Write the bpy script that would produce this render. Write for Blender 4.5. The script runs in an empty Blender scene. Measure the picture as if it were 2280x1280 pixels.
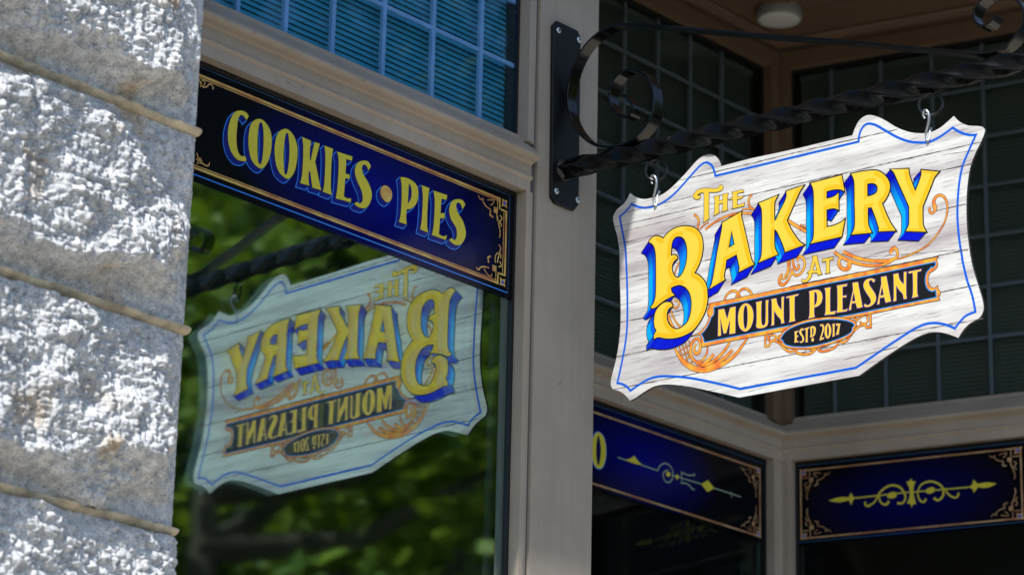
import bpy, math, random
import numpy as np
from mathutils import Vector, Matrix
from mathutils.geometry import tessellate_polygon

R = math.radians
scene = bpy.context.scene
# ------------------------------------------------------------------ camera
cd = bpy.data.cameras.new('camera')
cam = bpy.data.objects.new('camera', cd)
scene.collection.objects.link(cam)
Fw = Vector((0.71287071, 0.62826195, 0.31161237))
Rt = Vector((0.65547304, -0.75488462, 0.02245658))
Up = Vector((-0.24934, -0.18824487, 0.94994391))
M = Matrix((Rt, Up, -Fw)).transposed().to_4x4()
M.translation = Vector((0.0, -3.9, 1.6))
cam.matrix_world = M
cd.sensor_fit = 'HORIZONTAL'
cd.sensor_width = 36.0
cd.lens = 101.735
cd.clip_start = 0.05
cd.clip_end = 2000
cd.dof.use_dof = True
cd.dof.focus_distance = 5.9
cd.dof.aperture_fstop = 6.0
scene.camera = cam
# ------------------------------------------------------------------ light
EL, AZ = R(52), R(20)
sun_dir = Vector((-math.cos(EL)*math.cos(AZ), -math.cos(EL)*math.sin(AZ), math.sin(EL)))
world = bpy.data.worlds.new('World')
scene.world = world
world.use_nodes = True
wn = world.node_tree
sky = wn.nodes.new('ShaderNodeTexSky')
sky.sky_type = 'NISHITA'
sky.sun_disc = False
sky.sun_elevation = EL
sky.sun_rotation = math.atan2(sun_dir.x, sun_dir.y)
wn.links.new(sky.outputs[0], wn.nodes['Background'].inputs[0])
wn.nodes['Background'].inputs[1].default_value = 0.112
sl = bpy.data.lights.new('sun', 'SUN')
sl.energy = 3.2
sl.angle = R(0.5)
sl.color = (1.0, 0.975, 0.935)
so = bpy.data.objects.new('sun', sl)
scene.collection.objects.link(so)
so.rotation_euler = (-sun_dir).to_track_quat('-Z', 'Y').to_euler()
so.location = (-3, -3, 12)
vs = scene.view_settings
vs.view_transform = 'Standard'
vs.look = 'None'
vs.exposure = 0.70
vs.gamma = 1
scene.cycles.max_bounces = 8
scene.cycles.transparent_max_bounces = 12

# ------------------------------------------------------------------ helpers
COL = scene.collection
def lin(c):
    return tuple((v/255/12.92) if v/255 <= 0.04045 else ((v/255+0.055)/1.055)**2.4 for v in c)
MATS = {}
def mat(name, color, rough=0.5, metal=0.0, spec=0.5, coat=0.0, var=0.0, vscale=8.0, bump=0.0, bscale=200.0, stretch=(1, 1, 1), vcol=False):
    m = bpy.data.materials.new(name)
    m.use_nodes = True
    nt = m.node_tree
    b = nt.nodes['Principled BSDF']
    b.inputs['Base Color'].default_value = (*color, 1)
    b.inputs['Roughness'].default_value = rough
    b.inputs['Metallic'].default_value = metal
    b.inputs['Specular IOR Level'].default_value = spec
    b.inputs['Coat Weight'].default_value = coat
    b.inputs['Coat Roughness'].default_value = 0.08
    if vcol:
        a = nt.nodes.new('ShaderNodeAttribute'); a.attribute_name = 'Col'
        nt.links.new(a.outputs['Color'], b.inputs['Base Color'])
    if var or bump:
        tc = nt.nodes.new('ShaderNodeTexCoord')
        mp = nt.nodes.new('ShaderNodeMapping')
        mp.inputs['Scale'].default_value = stretch
        nt.links.new(tc.outputs['Object'], mp.inputs[0])
    if var:
        n = nt.nodes.new('ShaderNodeTexNoise')
        n.inputs['Scale'].default_value = vscale
        n.inputs['Detail'].default_value = 6
        nt.links.new(mp.outputs[0], n.inputs['Vector'])
        r = nt.nodes.new('ShaderNodeValToRGB')
        r.color_ramp.elements[0].position = 0.3
        r.color_ramp.elements[1].position = 0.7
        r.color_ramp.elements[0].color = (*[max(0, c*(1-var)) for c in color], 1)
        r.color_ramp.elements[1].color = (*[min(1, c*(1+var)) for c in color], 1)
        nt.links.new(n.outputs[0], r.inputs[0])
        nt.links.new(r.outputs[0], b.inputs['Base Color'])
    if bump:
        n2 = nt.nodes.new('ShaderNodeTexNoise')
        n2.inputs['Scale'].default_value = bscale
        n2.inputs['Detail'].default_value = 4
        nt.links.new(mp.outputs[0], n2.inputs['Vector'])
        bp = nt.nodes.new('ShaderNodeBump')
        bp.inputs['Strength'].default_value = bump
        bp.inputs['Distance'].default_value = 0.004
        nt.links.new(n2.outputs[0], bp.inputs['Height'])
        nt.links.new(bp.outputs[0], b.inputs['Normal'])
    MATS[name] = m
    return m

def glass_mat(name, f0, tint, gloss, power=3.0, rough=0.0):
    m = bpy.data.materials.new(name); m.use_nodes = True
    nt = m.node_tree
    for n in list(nt.nodes):
        if n.type == 'BSDF_PRINCIPLED': nt.nodes.remove(n)
    out = [n for n in nt.nodes if n.type == 'OUTPUT_MATERIAL'][0]
    tr = nt.nodes.new('ShaderNodeBsdfTransparent'); tr.inputs[0].default_value = (*tint, 1)
    gl = nt.nodes.new('ShaderNodeBsdfGlossy'); gl.inputs[0].default_value = (*gloss, 1); gl.inputs['Roughness'].default_value = rough
    lw = nt.nodes.new('ShaderNodeLayerWeight'); lw.inputs[0].default_value = 0.5
    pw = nt.nodes.new('ShaderNodeMath'); pw.operation = 'POWER'; pw.inputs[1].default_value = power
    nt.links.new(lw.outputs['Facing'], pw.inputs[0])
    mr = nt.nodes.new('ShaderNodeMapRange')
    mr.inputs['To Min'].default_value = f0  # reflectance straight on; mr.inputs['To Max'].default_value = 1.0
    nt.links.new(pw.outputs[0], mr.inputs['Value'])
    mx = nt.nodes.new('ShaderNodeMixShader')
    nt.links.new(mr.outputs[0], mx.inputs[0]); nt.links.new(tr.outputs[0], mx.inputs[1]); nt.links.new(gl.outputs[0], mx.inputs[2])
    nt.links.new(mx.outputs[0], out.inputs[0])
    MATS[name] = m
    return m

def obj(name, mesh, parent=None, label=None, cat=None, group=None, kind=None, loc=(0, 0, 0), rotz=0.0):
    o = bpy.data.objects.new(name, mesh)
    COL.objects.link(o)
    o.location = loc; o.rotation_euler = (0, 0, rotz)
    if parent is not None: o.parent = parent
    if label: o['label'] = label
    if cat: o['category'] = cat
    if group: o['group'] = group
    if kind: o['kind'] = kind
    return o
def thing(name, label, cat, loc=(0, 0, 0), rotz=0.0, group=None):
    return obj(name, None, None, label, cat, group, None, loc, rotz)

class MB:
    """collects faces, builds ONE mesh object"""
    def __init__(s): s.v = []; s.f = []; s.m = []; s.mats = []; s.c = []; s.usec = False; s.sm = []
    def mi(s, m):
        m = MATS[m]
        if m not in s.mats: s.mats.append(m)
        return s.mats.index(m)
    def face(s, pts, m, col=None, smooth=False):
        b = len(s.v); s.v += [tuple(p) for p in pts]
        s.f.append(tuple(range(b, b+len(pts)))); s.m.append(s.mi(m)); s.sm.append(smooth)
        if col is not None:
            s.usec = True
            s.c.append([col]*len(pts) if not isinstance(col[0], (tuple, list)) else list(col))
        else: s.c.append([(0, 0, 0)]*len(pts))
    def grid(s, rows, m, closed=False, smooth=True, caps=False):
        b = len(s.v); n = len(rows[0]); k = s.mi(m)
        for r in rows: s.v += [tuple(p) for p in r]
        for i in range(len(rows)-1):
            for j in range(n if closed else n-1):
                j2 = (j+1) % n
                s.f.append((b+i*n+j, b+i*n+j2, b+(i+1)*n+j2, b+(i+1)*n+j)); s.m.append(k); s.c.append([(0, 0, 0)]*4); s.sm.append(smooth)
        if caps:
            for i in (0, len(rows)-1):
                s.f.append(tuple(b+i*n+j for j in range(n))); s.m.append(k); s.c.append([(0, 0, 0)]*n); s.sm.append(False)
    def box(s, x0, x1, y0, y1, z0, z1, m):
        p = [(x, y, z) for x in (x0, x1) for y in (y0, y1) for z in (z0, z1)]
        for q in ((0, 1, 3, 2), (4, 6, 7, 5), (0, 4, 5, 1), (2, 3, 7, 6), (0, 2, 6, 4), (1, 5, 7, 3)):
            s.face([p[i] for i in q], m)
    def prism(s, prof, x0, x1, m, smooth=False):
        """profile in (y,z), extruded along x"""
        n = len(prof)
        for i in range(n):
            a, b = prof[i], prof[(i+1) % n]
            s.face([(x0, *a), (x1, *a), (x1, *b), (x0, *b)], m)
        s.face([(x0, *p) for p in prof], m); s.face([(x1, *p) for p in prof][::-1], m)
    def vprism(s, poly, z0, z1, m):
        n = len(poly)
        for i in range(n):
            a, b = poly[i], poly[(i+1) % n]
            s.face([(*a, z0), (*b, z0), (*b, z1), (*a, z1)], m)
        s.face([(*p, z0) for p in poly][::-1], m); s.face([(*p, z1) for p in poly], m)
    def tube(s, pts, r, m, n=10, closed=False):
        pts = [Vector(p) for p in pts]; rows = []
        N = len(pts); ref = None
        rr = r if isinstance(r, (list, tuple)) else [r]*N
        for i, p in enumerate(pts):
            a = pts[(i-1) % N] if (closed or i > 0) else p
            b = pts[(i+1) % N] if (closed or i < N-1) else p
            t = (b-a).normalized()
            if ref is None: ref = Vector((0, 0, 1)) if abs(t.z) < 0.9 else Vector((1, 0, 0))
            x = (ref - t*ref.dot(t)).normalized(); ref = x
            y = t.cross(x)
            rows.append([p + (x*math.cos(2*math.pi*k/n) + y*math.sin(2*math.pi*k/n))*rr[i] for k in range(n)])
        if closed: rows.append(rows[0])
        s.grid(rows, m, closed=True, caps=not closed)
    def lathe(s, c, prof, m, n=32):
        rows = [[(c[0]+r*math.cos(2*math.pi*k/n), c[1]+r*math.sin(2*math.pi*k/n), c[2]+z) for k in range(n)] for r, z in prof]
        s.grid(rows, m, closed=True, caps=True)
    def mesh(s, name):
        me = bpy.data.meshes.new(name)
        me.from_pydata(s.v, [], s.f)
        for m in s.mats: me.materials.append(m)
        me.polygons.foreach_set('material_index', s.m)
        me.polygons.foreach_set('use_smooth', s.sm)
        if s.usec:
            a = me.color_attributes.new('Col', 'FLOAT_COLOR', 'CORNER')
            flat = []
            for c in s.c:
                for q in c: flat += [*q, 1.0]
            a.data.foreach_set('color', flat)
        me.update()
        return me
    def build(s, name, parent=None, **k): return obj(name, s.mesh(name), parent, **k)

# ---- flat lettering and ornament: closed outlines with ~ marking smooth points, in mm on a face
def parse(t):
    out = []
    for w in t.split():
        sm = w.endswith('~'); x, y = w.rstrip('~').split(',')
        out.append((float(x), float(y), sm))
    return out
def sample(t, closed=True, n=6):
    P = parse(t) if isinstance(t, str) else t
    N = len(P); pts = []
    V = [Vector((p[0], p[1])) for p in P]
    for i in range(N if closed else N-1):
        j = (i+1) % N
        a, b = V[i], V[j]; L = (b-a).length
        pts.append(a.copy())
        if not (P[i][2] or P[j][2]) or L < 1e-6: continue
        def tan(k, fwd):
            if P[k][2] and (closed or 0 < k < N-1):
                d = V[(k+1) % N]-V[(k-1) % N]
                return d.normalized()*L if d.length > 1e-6 else (b-a)
            return None
        ta, tb = tan(i, 1), tan(j, 0)
        if ta is None: ta = (b-a)*1.5 - (tb*0.5 if tb is not None else Vector((0, 0)))
        if tb is None: tb = (b-a)*1.5 - ta*0.5
        for q in range(1, n):
            u = q/n
            h1 = 2*u**3-3*u*u+1; h2 = -2*u**3+3*u*u; h3 = u**3-2*u*u+u; h4 = u**3-u*u
            pts.append(a*h1+b*h2+ta*h3+tb*h4)
    if not closed: pts.append(V[-1].copy())
    return pts
def area(p): return sum(p[i].x*p[(i+1) % len(p)].y-p[(i+1) % len(p)].x*p[i].y for i in range(len(p)))/2

class Sheet(MB):
    """flat art on a face: (u, v, h) in mm -> local coordinates"""
    def __init__(s, fr): super().__init__(); s.fr = fr
    def p3(s, p, h): return s.fr(p[0]/1000, p[1]/1000, h/1000)
    def fill(s, loops, h, m, col=None):
        al = [q for l in loops for q in l]
        tris = tessellate_polygon([[Vector((q[0], q[1], 0)) for q in l] for l in loops])
        for t in tris: s.face([s.p3(al[i], h) for i in t], m, col)
    def stroke(s, pts, w, h, m, closed=False):
        pts = [Vector((p[0], p[1])) for p in pts]
        q = [pts[0]]
        for p in pts[1:]:
            if (p-q[-1]).length > 1e-3: q.append(p)
        if closed and (q[0]-q[-1]).length < 1e-3: q.pop()
        pts = q; N = len(pts)
        if N < 2: return
        L, Rr = [], []
        for i in range(N):
            a = pts[i-1] if (i > 0 or closed) else None
            b = pts[(i+1) % N] if (i < N-1 or closed) else None
            d1 = (pts[i]-a).normalized() if a is not None else None
            d2 = (b-pts[i]).normalized() if b is not None else None
            if d1 is None: d1 = d2
            if d2 is None: d2 = d1
            n1 = Vector((-d1.y, d1.x)); n2 = Vector((-d2.y, d2.x))
            n = n1+n2
            n = n.normalized() if n.length > 1e-4 else n1
            k = min(1/max(n.dot(n1), 0.35), 2.2)
            if isinstance(w, (list, tuple)):
                if len(w) == 1: ww = w[0]
                else:
                    t = i/(N-1)*(len(w)-1); k0 = min(int(t), len(w)-2); ww = w[k0]*(1-(t-k0))+w[k0+1]*(t-k0)
            else: ww = w
            L.append(pts[i]+n*(k*ww/2)); Rr.append(pts[i]-n*(k*ww/2))
        for i in range(N if closed else N-1):
            j = (i+1) % N
            s.face([s.p3(L[i], h), s.p3(Rr[i], h), s.p3(Rr[j], h), s.p3(L[j], h)], m)
    def disc(s, c, r, h, m, n=20, ry=None):
        s.face([s.p3((c[0]+r*math.cos(2*math.pi*k/n), c[1]+(ry or r)*math.sin(2*math.pi*k/n)), h) for k in range(n)], m)

# ---- value noise on arrays (granite)
def vnoise(X, Z, cell, seed):
    rs = np.random.RandomState(seed)
    G = rs.rand(257, 257)
    x = X/cell; z = Z/cell
    xi = np.floor(x).astype(int); zi = np.floor(z).astype(int)
    fx = x-xi; fz = z-zi
    fx = fx*fx*(3-2*fx); fz = fz*fz*(3-2*fz)
    a = G[xi % 257, zi % 257]; b = G[(xi+1) % 257, zi % 257]; c = G[xi % 257, (zi+1) % 257]; d = G[(xi+1) % 257, (zi+1) % 257]
    return (a*(1-fx)+b*fx)*(1-fz)+(c*(1-fx)+d*fx)*fz
def sstep(a, b, x):
    t = np.clip((x-a)/(b-a), 0, 1); return t*t*(3-2*t)
DATA = {
'board':'222.2,236.4 239.9,222.9~ 259.8,214.4~ 282.7,211.9~ 305.6,212.2~ 328.3,219.3~ 354.0,233.6~ 379.7,250.7~ 402.1,267.0~ 418.0,274.0~ 437.1,274.9~ 453.0,267.2~ 464.1,253.9~ 468.8,240.7 546.9,239.8 623.7,235.7 671.0,233.5 708.5,232.5 803.2,229.5 809.3,242.8~ 821.2,258.0~ 838.9,264.0~ 859.1,257.7~ 881.9,243.1~ 910.2,220.9~ 941.1,203.2~ 969.2,193.9~ 991.6,191.1~ 1014.1,195.7~ 1031.1,204.2~ 1045.2,212.1 1058.6,196.2~ 1077.5,184.1~ 1099.3,177.6~ 1111.4,172.1~ 1115.2,163.7~ 1106.4,144.7~ 1093.5,125.5~ 1080.3,98.8~ 1072.4,63.5~ 1068.4,24.9~ 1068.2,-24.1~ 1071.6,-63.9~ 1077.7,-104.0~ 1090.5,-150.1~ 1098.1,-177.0~ 1100.4,-195.2~ 1095.7,-207.0~ 1085.6,-214.6 1068.3,-219.4~ 1053.8,-229.3~ 1041.9,-243.5 1019.3,-231.6~ 996.4,-223.0~ 973.3,-220.4~ 943.9,-225.1~ 911.3,-235.7~ 857.5,-256.7 810.6,-277.1 514.5,-270.7 437.9,-242.9~ 375.5,-221.7~ 328.2,-210.0~ 296.3,-207.7~ 270.8,-213.6~ 245.1,-223.4~ 227.4,-228.2 215.9,-214.4~ 199.5,-202.4~ 181.4,-195.3 174.6,-182.3~ 177.7,-164.5~ 188.6,-129.5~ 196.3,-91.3~ 199.7,-52.2~ 198.9,1.2~ 195.8,55.4~ 194.4,109.6~ 187.9,144.6~ 180.3,168.0~ 175.6,188.1~ 178.8,198.3~ 187.0,207.4~ 203.6,214.7~ 213.4,223.4~',
'border':'194.0,189.0 210.5,196.8~ 226.9,210.0 246.8,199.1~ 266.6,193.1~ 289.5,191.5~ 315.5,195.2~ 347.7,209.5~ 379.8,231.8~ 405.3,250.1~ 419.7,257.5~ 432.4,257.2~ 445.1,246.3~ 451.4,231.4~ 453.7,222.4 818.1,212.3 820.7,228.4~ 829.7,241.7~ 841.4,245.3~ 858.7,238.5~ 884.3,219.5~ 912.5,198.7~ 940.6,183.1~ 965.9,175.0~ 988.3,171.7~ 1013.6,177.0~ 1041.7,188.3 1057.9,175.1~ 1076.9,164.7~ 1094.6,160.5 1078.7,133.9~ 1061.2,100.7~ 1051.6,58.3~ 1047.3,5.0~ 1049.9,-44.6~ 1055.5,-84.8~ 1055.3,-86.5~ 1065.4,-132.2~ 1075.8,-165.0~ 1081.8,-198.7 1060.3,-202.6~ 1045.7,-212.5~ 1034.8,-223.1 1014.1,-211.6~ 991.1,-203.8~ 967.9,-201.4~ 941.5,-206.6~ 905.8,-219.2~ 857.9,-237.9 803.4,-259.8 517.6,-253.0 453.4,-229.0~ 391.2,-207.8~ 343.9,-195.5~ 305.7,-188.7~ 280.1,-189.3~ 254.5,-196.4~ 228.8,-206.2 214.0,-191.9~ 192.7,-182.9 205.1,-137.8~ 214.3,-94.7~ 218.1,-55.7~ 217.0,24.3~ 213.7,78.6~ 210.9,114.2~ 202.8,149.6~',
'plank0':'178.1,168.2 462.0,162.4 670.2,156.3 1108.4,143.0',
'plank1':'187.1,152.9 281.4,151.9 378.6,150.9',
'plank2':'192.5,127.3 306.1,126.4 414.6,123.0',
'plank3':'357.2,234.3 670.9,225.4 912.9,216.2',
'plank4':'198.6,46.9 273.8,43.7 443.2,41.5',
'plank5':'200.0,-49.8 272.4,-52.8 343.7,-54.8 450.4,-58.1',
'plank6':'188.7,-124.5 273.1,-126.2 344.1,-127.6',
'plank7':'179.9,-195.2 403.7,-199.7 664.2,-204.2 893.6,-209.0 1099.6,-215.6',
'plank8':'947.7,-143.1 1087.7,-145.5',
'plank9':'981.4,24.2 1066.6,24.0',
'plank10':'800.7,-32.0 1069.8,-69.8',
'plank11':'645.5,-59.2 864.8,-66.0 1069.8,-70.3',
'plank12':'966.7,107.3 1084.5,102.6',
'plank13':'1018.0,136.9 1090.5,129.2',
'plank14':'219.0,196.1 317.7,192.6 414.4,190.1',
'plank15':'601.5,111.7 692.2,109.2',
'plank16':'197.0,-12.2 258.5,-12.3',
'plank17':'775.6,-237.8 903.6,-235.6',
'B':'315.6,112.0 325.9,120.9~ 342.5,128.0~ 362.1,129.4~ 378.7,126.4~ 395.2,120.3~ 408.7,109.9~ 416.9,97.6~ 420.7,83.1~ 421.1,69.4~ 417.8,51.5~ 410.4,34.5~ 398.6,18.4 410.5,11.6~ 423.8,-2.2~ 431.2,-16.6~ 433.8,-34.2~ 433.5,-48.9~ 429.1,-66.3~ 419.6,-82.8~ 404.9,-98.9~ 391.6,-107.3~ 376.8,-111.2~ 359.0,-113.4~ 341.1,-112.4~ 323.1,-109.1~ 306.5,-103.5~ 298.2,-103.1~ 292.9,-105.2 292.8,-96.6~ 299.5,-88.0 294.2,-78.3~ 292.5,-63.2~ 296.2,-46.5~ 305.9,-36.1~ 319.4,-30.5~ 333.0,-32.1~ 339.8,-37.8~ 340.6,-42.9 334.6,-44.2~ 328.6,-49.2~ 325.7,-59.7~ 327.3,-71.1~ 333.4,-82.1~ 342.4,-90.6~ 352.9,-95.1~ 363.3,-94.6~ 372.2,-90.8~ 381.1,-85.2~ 387.8,-74.2~ 391.7,-57.8~ 392.1,-41.9~ 388.3,-25.2~ 379.3,-11.0~ 368.8,-2.8~ 358.3,1.0~ 346.3,1.1~ 336.6,-1.2 337.3,-6.3~ 340.4,-13.1~ 346.7,-18.7 337.4,-20.6~ 322.4,-24.4~ 307.4,-30.1~ 295.3,-35.8~ 287.0,-36.1~ 282.8,-32.8 290.7,-26.2~ 295.1,-15.3~ 296.8,-0.7~ 297.0,30.4~ 296.1,74.4~ 294.2,89.9~ 289.5,102.2~ 283.3,109.2~ 276.4,113.2 281.7,119.0~ 290.8,122.3~ 301.5,120.4~ 310.0,116.1~',
'B_hole':'335.8,69.9 336.5,79.7~ 337.5,89.5~ 339.7,100.3~ 347.2,108.1~ 357.7,108.8~ 368.3,103.6~ 375.8,92.6~ 380.1,75.5~ 380.2,59.4~ 376.8,41.4~ 368.7,25.7~ 359.7,18.3~ 353.7,17.6~ 346.9,22.1~ 340.9,32.7~ 338.8,44.3~ 341.5,52.5~ 347.5,58.1~ 353.2,60.0 351.9,65.3~ 345.9,69.6~',
'A':'472.9,114.0 522.4,127.2 521.4,118.9~ 525.0,105.8~ 535.8,63.5 546.4,21.6~ 550.0,12.5~ 555.0,6.1 515.6,-2.5 517.8,3.1~ 517.1,8.6~ 510.3,36.8 483.0,30.2 480.2,12.4 476.5,-5.2~ 479.3,-11.9 439.3,-23.6 445.4,-14.2~ 450.9,7.7~ 461.0,56.3 472.4,103.3~',
'A_hole':'497.3,91.8 504.9,59.7 488.8,54.8',
'K':'567.7,135.6 616.2,142.4 608.1,130.5~ 606.8,120.0~ 606.9,87.9 611.4,90.0 622.2,107.5~ 634.8,126.0~ 638.5,135.9~ 637.7,146.0 682.0,149.0 673.9,141.7~ 665.0,128.4 638.0,82.7 650.2,58.8~ 664.0,37.7~ 672.7,27.6~ 681.4,21.2 633.5,16.2 632.2,23.3~ 621.7,48.2~ 613.0,65.3~ 606.8,71.2 606.5,37.8~ 609.1,26.7~ 615.3,14.8 566.5,7.5 572.5,16.2~ 575.2,30.8~ 575.5,73.4 575.7,116.2~ 573.1,126.7~',
'E':'699.2,149.5 775.8,149.4 782.1,114.0 772.8,119.9~ 757.3,123.4~ 738.2,123.7 737.9,107.4 751.8,107.3~ 760.5,109.1~ 767.5,113.6 767.4,77.5 760.1,81.7~ 751.5,84.1~ 737.6,84.4 737.4,46.6 756.1,46.3~ 771.6,48.9~ 782.0,53.4 773.7,19.4 697.7,20.6 703.8,28.3~ 706.1,39.8~ 706.5,84.9 706.8,127.2~ 704.3,139.9~',
'R':'799.9,146.9 829.8,145.2~ 855.9,141.1~ 869.3,135.1~ 882.6,122.3~ 890.7,107.8~ 891.7,95.7~ 888.5,86.0~ 880.7,74.4~ 872.2,68.2 882.5,41.5 892.1,21.7~ 898.6,11.4~ 903.7,3.7 863.4,10.9 864.5,16.2~ 861.4,27.2~ 855.0,46.3~ 847.8,65.0 838.2,66.4 838.0,38.2~ 839.5,27.5~ 846.7,11.9 798.2,18.3 803.8,26.3~ 806.9,39.0~ 806.9,85.3 807.2,125.6~ 804.8,136.7~',
'R_hole':'837.8,117.2 853.0,114.9~ 861.3,108.1~ 862.9,99.5~ 858.5,92.3~ 849.1,90.0~ 837.6,89.6',
'Y':'895.4,134.2 937.1,125.7 937.7,116.3~ 940.7,105.3~ 951.9,74.7 966.4,103.8~ 967.5,116.1 1007.4,103.2 996.5,94.0~ 991.3,83.4~ 968.0,40.3 967.3,11.2~ 968.6,-0.8~ 974.8,-13.8 928.2,-2.3 935.0,7.9~ 936.6,19.3~ 936.8,47.2 910.0,109.3~ 902.8,125.8~',
'B_v':'-19.8,-19.9',
'A_v':'-19.1,-22.6',
'K_v':'-18.7,-20.9',
'E_v':'-18.8,-19.2',
'R_v':'-18.8,-16.8',
'Y_v':'-18.4,-14.4',
'tT':'395.9,187.5 395.3,191.4~ 398.1,195.5~ 405.4,200.5~ 416.6,201.7~ 432.3,199.1~ 447.9,195.1~ 459.0,193.5~ 464.4,194.7 463.7,197.2~ 466.8,198.0~ 472.4,196.4~ 474.6,192.4~ 472.4,188.2~ 466.8,185.9~ 459.0,185.4~ 450.2,186.8~ 436.8,190.1 436.6,162.5 436.6,134.4~ 437.4,131.0 422.2,125.4 424.1,129.7~ 424.4,137.1~ 424.3,165.2 424.3,185.9~ 423.4,191.7 416.6,193.2~ 409.9,192.4~ 406.6,189.9~ 408.2,187.6~ 412.2,188.1~ 415.0,185.6~ 412.8,181.9~ 406.6,180.9~ 399.8,183.6~',
'tH':'450.2,176.3 465.7,176.1 464.0,171.3~ 463.7,163.9 474.0,164.0 474.0,171.0~ 472.4,176.5 487.6,175.9 486.2,171.0~ 485.6,157.2 485.0,144.3~ 486.7,139.7 471.0,138.5 473.5,143.1~ 473.7,158.0 463.2,158.0 463.2,142.6~ 464.8,138.9 450.2,134.4 451.9,140.4~ 452.4,155.2 452.4,170.2~',
'tE':'497.7,175.9 526.3,174.9 528.4,169.4 512.0,170.8 511.7,162.1 518.6,161.4~ 528.4,161.1 524.0,157.9~ 517.5,157.0~ 510.9,158.0 510.9,144.6 520.7,143.8~ 530.6,144.8 528.4,138.8 497.7,139.6 499.9,143.8~ 499.9,160.5 492.2,159.9 496.1,162.8~ 499.9,162.8 499.9,170.7~',
'aA':'701.4,-7.1 712.9,-8.2 713.5,-15.4~ 716.8,-28.7 722.3,-46.5~ 724.4,-49.6 714.5,-50.0 714.1,-46.9~ 712.7,-44.6 699.1,-42.2 698.0,-48.3~ 694.0,-54.1~ 688.1,-58.0~ 682.3,-58.4~ 676.4,-56.8~ 674.3,-54.3~ 675.0,-51.9~ 678.4,-52.0~ 682.3,-54.1~ 686.2,-53.0~ 690.2,-48.3~ 692.2,-40.8 687.6,-39.8 691.3,-37.3~ 694.7,-36.7 702.3,-13.1~',
'aA_hole':'707.0,-18.7 712.2,-40.3 701.5,-37.8',
'aT':'726.6,-19.0 751.3,-20.0 752.2,-24.7 743.0,-23.9 742.7,-47.4~ 744.1,-51.0 733.0,-50.4 734.8,-46.6~ 735.1,-23.7 725.8,-24.3',
'mM':'462.2,-73.9 477.0,-74.5 484.6,-99.1 492.5,-75.5 506.3,-75.4 505.4,-132.3 490.8,-131.6 492.5,-99.3 482.3,-127.5 475.8,-127.4 466.6,-90.2 468.8,-130.1 461.1,-130.3',
'mO':'532.3,-73.8~ 544.4,-80.9~ 551.1,-94.4~ 551.5,-110.7~ 545.8,-125.8~ 535.3,-133.3~ 526.5,-131.6~ 516.8,-121.6~ 513.3,-106.0~ 514.4,-90.0~ 521.0,-77.6~',
'mO_hole':'532.3,-77.8~ 536.3,-84.7~ 537.5,-102.6~ 535.9,-121.2~ 531.6,-128.5~ 528.1,-122.4~ 526.5,-105.9~ 527.4,-87.1~',
'mU':'558.9,-76.7 573.4,-76.8 572.1,-85.0~ 572.3,-121.5~ 575.5,-129.5~ 579.5,-129.3~ 582.7,-123.4~ 583.8,-77.8 590.7,-77.8 589.3,-85.7~ 589.1,-118.0~ 588.3,-128.5~ 582.7,-133.5~ 571.5,-134.1~ 561.9,-131.6~ 558.7,-126.9 560.3,-119.1~ 560.2,-82.6~',
'mN':'597.4,-77.8 610.1,-78.3 614.0,-93.2~ 623.4,-105.8 623.6,-78.3 630.0,-78.5 628.8,-85.4~ 628.5,-125.6~ 630.0,-133.9 622.4,-134.4 620.9,-125.4~ 613.0,-115.9~ 604.4,-102.1 604.2,-133.6 597.3,-133.6 598.6,-126.5~ 598.9,-84.8~',
'mT':'635.5,-80.0 666.3,-80.0 664.6,-82.8 656.0,-83.4 655.5,-128.1~ 657.1,-135.1 641.3,-135.0 643.7,-128.5~ 643.4,-83.1 635.8,-83.0',
'mP':'692.1,-79.9 707.7,-79.9~ 718.6,-83.8~ 724.3,-93.6~ 722.9,-106.6~ 715.1,-114.4~ 704.2,-115.6 704.0,-130.8~ 705.5,-136.4 689.9,-136.3 692.8,-128.7~ 693.3,-87.4~',
'mP_hole':'704.9,-83.7 710.0,-86.1~ 711.9,-96.5~ 709.7,-108.0~ 704.2,-112.3',
'mL':'730.3,-81.1 744.9,-81.8 743.6,-88.9~ 743.0,-133.0 748.4,-133.6~ 756.5,-133.4 754.0,-139.5 729.5,-137.0 732.2,-129.4~ 732.5,-88.1~',
'mE':'760.3,-81.5 785.9,-83.0 783.3,-87.3 773.9,-86.1 773.6,-105.2 780.4,-106.8 783.0,-105.6 782.4,-110.6 779.5,-109.6 773.2,-108.8 773.1,-135.2 779.9,-135.8~ 785.9,-134.7 783.3,-139.4 758.6,-137.5 761.0,-130.6~ 761.6,-89.5~',
'mA':'798.6,-83.3 811.3,-84.4 821.3,-138.0 808.7,-138.2 805.2,-126.1 795.0,-125.6 793.8,-138.2 788.4,-138.6 799.6,-97.9',
'mA_hole':'800.9,-101.8 804.7,-122.4 795.8,-122.1',
'mS':'847.4,-91.9 845.0,-87.6~ 839.9,-86.3~ 837.3,-90.1~ 838.9,-96.3~ 846.2,-108.0~ 852.7,-119.5~ 853.3,-129.8~ 847.3,-137.3~ 837.2,-140.4~ 828.8,-139.2~ 824.7,-136.5 827.3,-132.6 832.3,-136.5~ 838.1,-136.2~ 841.6,-131.8~ 840.0,-124.2~ 832.7,-112.6~ 826.2,-101.0~ 824.7,-92.0~ 829.0,-84.8~ 838.3,-82.7~ 846.7,-84.4~ 852.5,-88.1 849.6,-92.3',
'mA2':'866.8,-85.1 879.3,-85.8 888.9,-139.7 876.4,-139.9 873.4,-127.9 862.6,-127.5 861.5,-139.8 856.5,-139.8 867.3,-99.1',
'mA2_hole':'868.9,-103.8 872.3,-123.4 863.8,-123.4',
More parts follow.
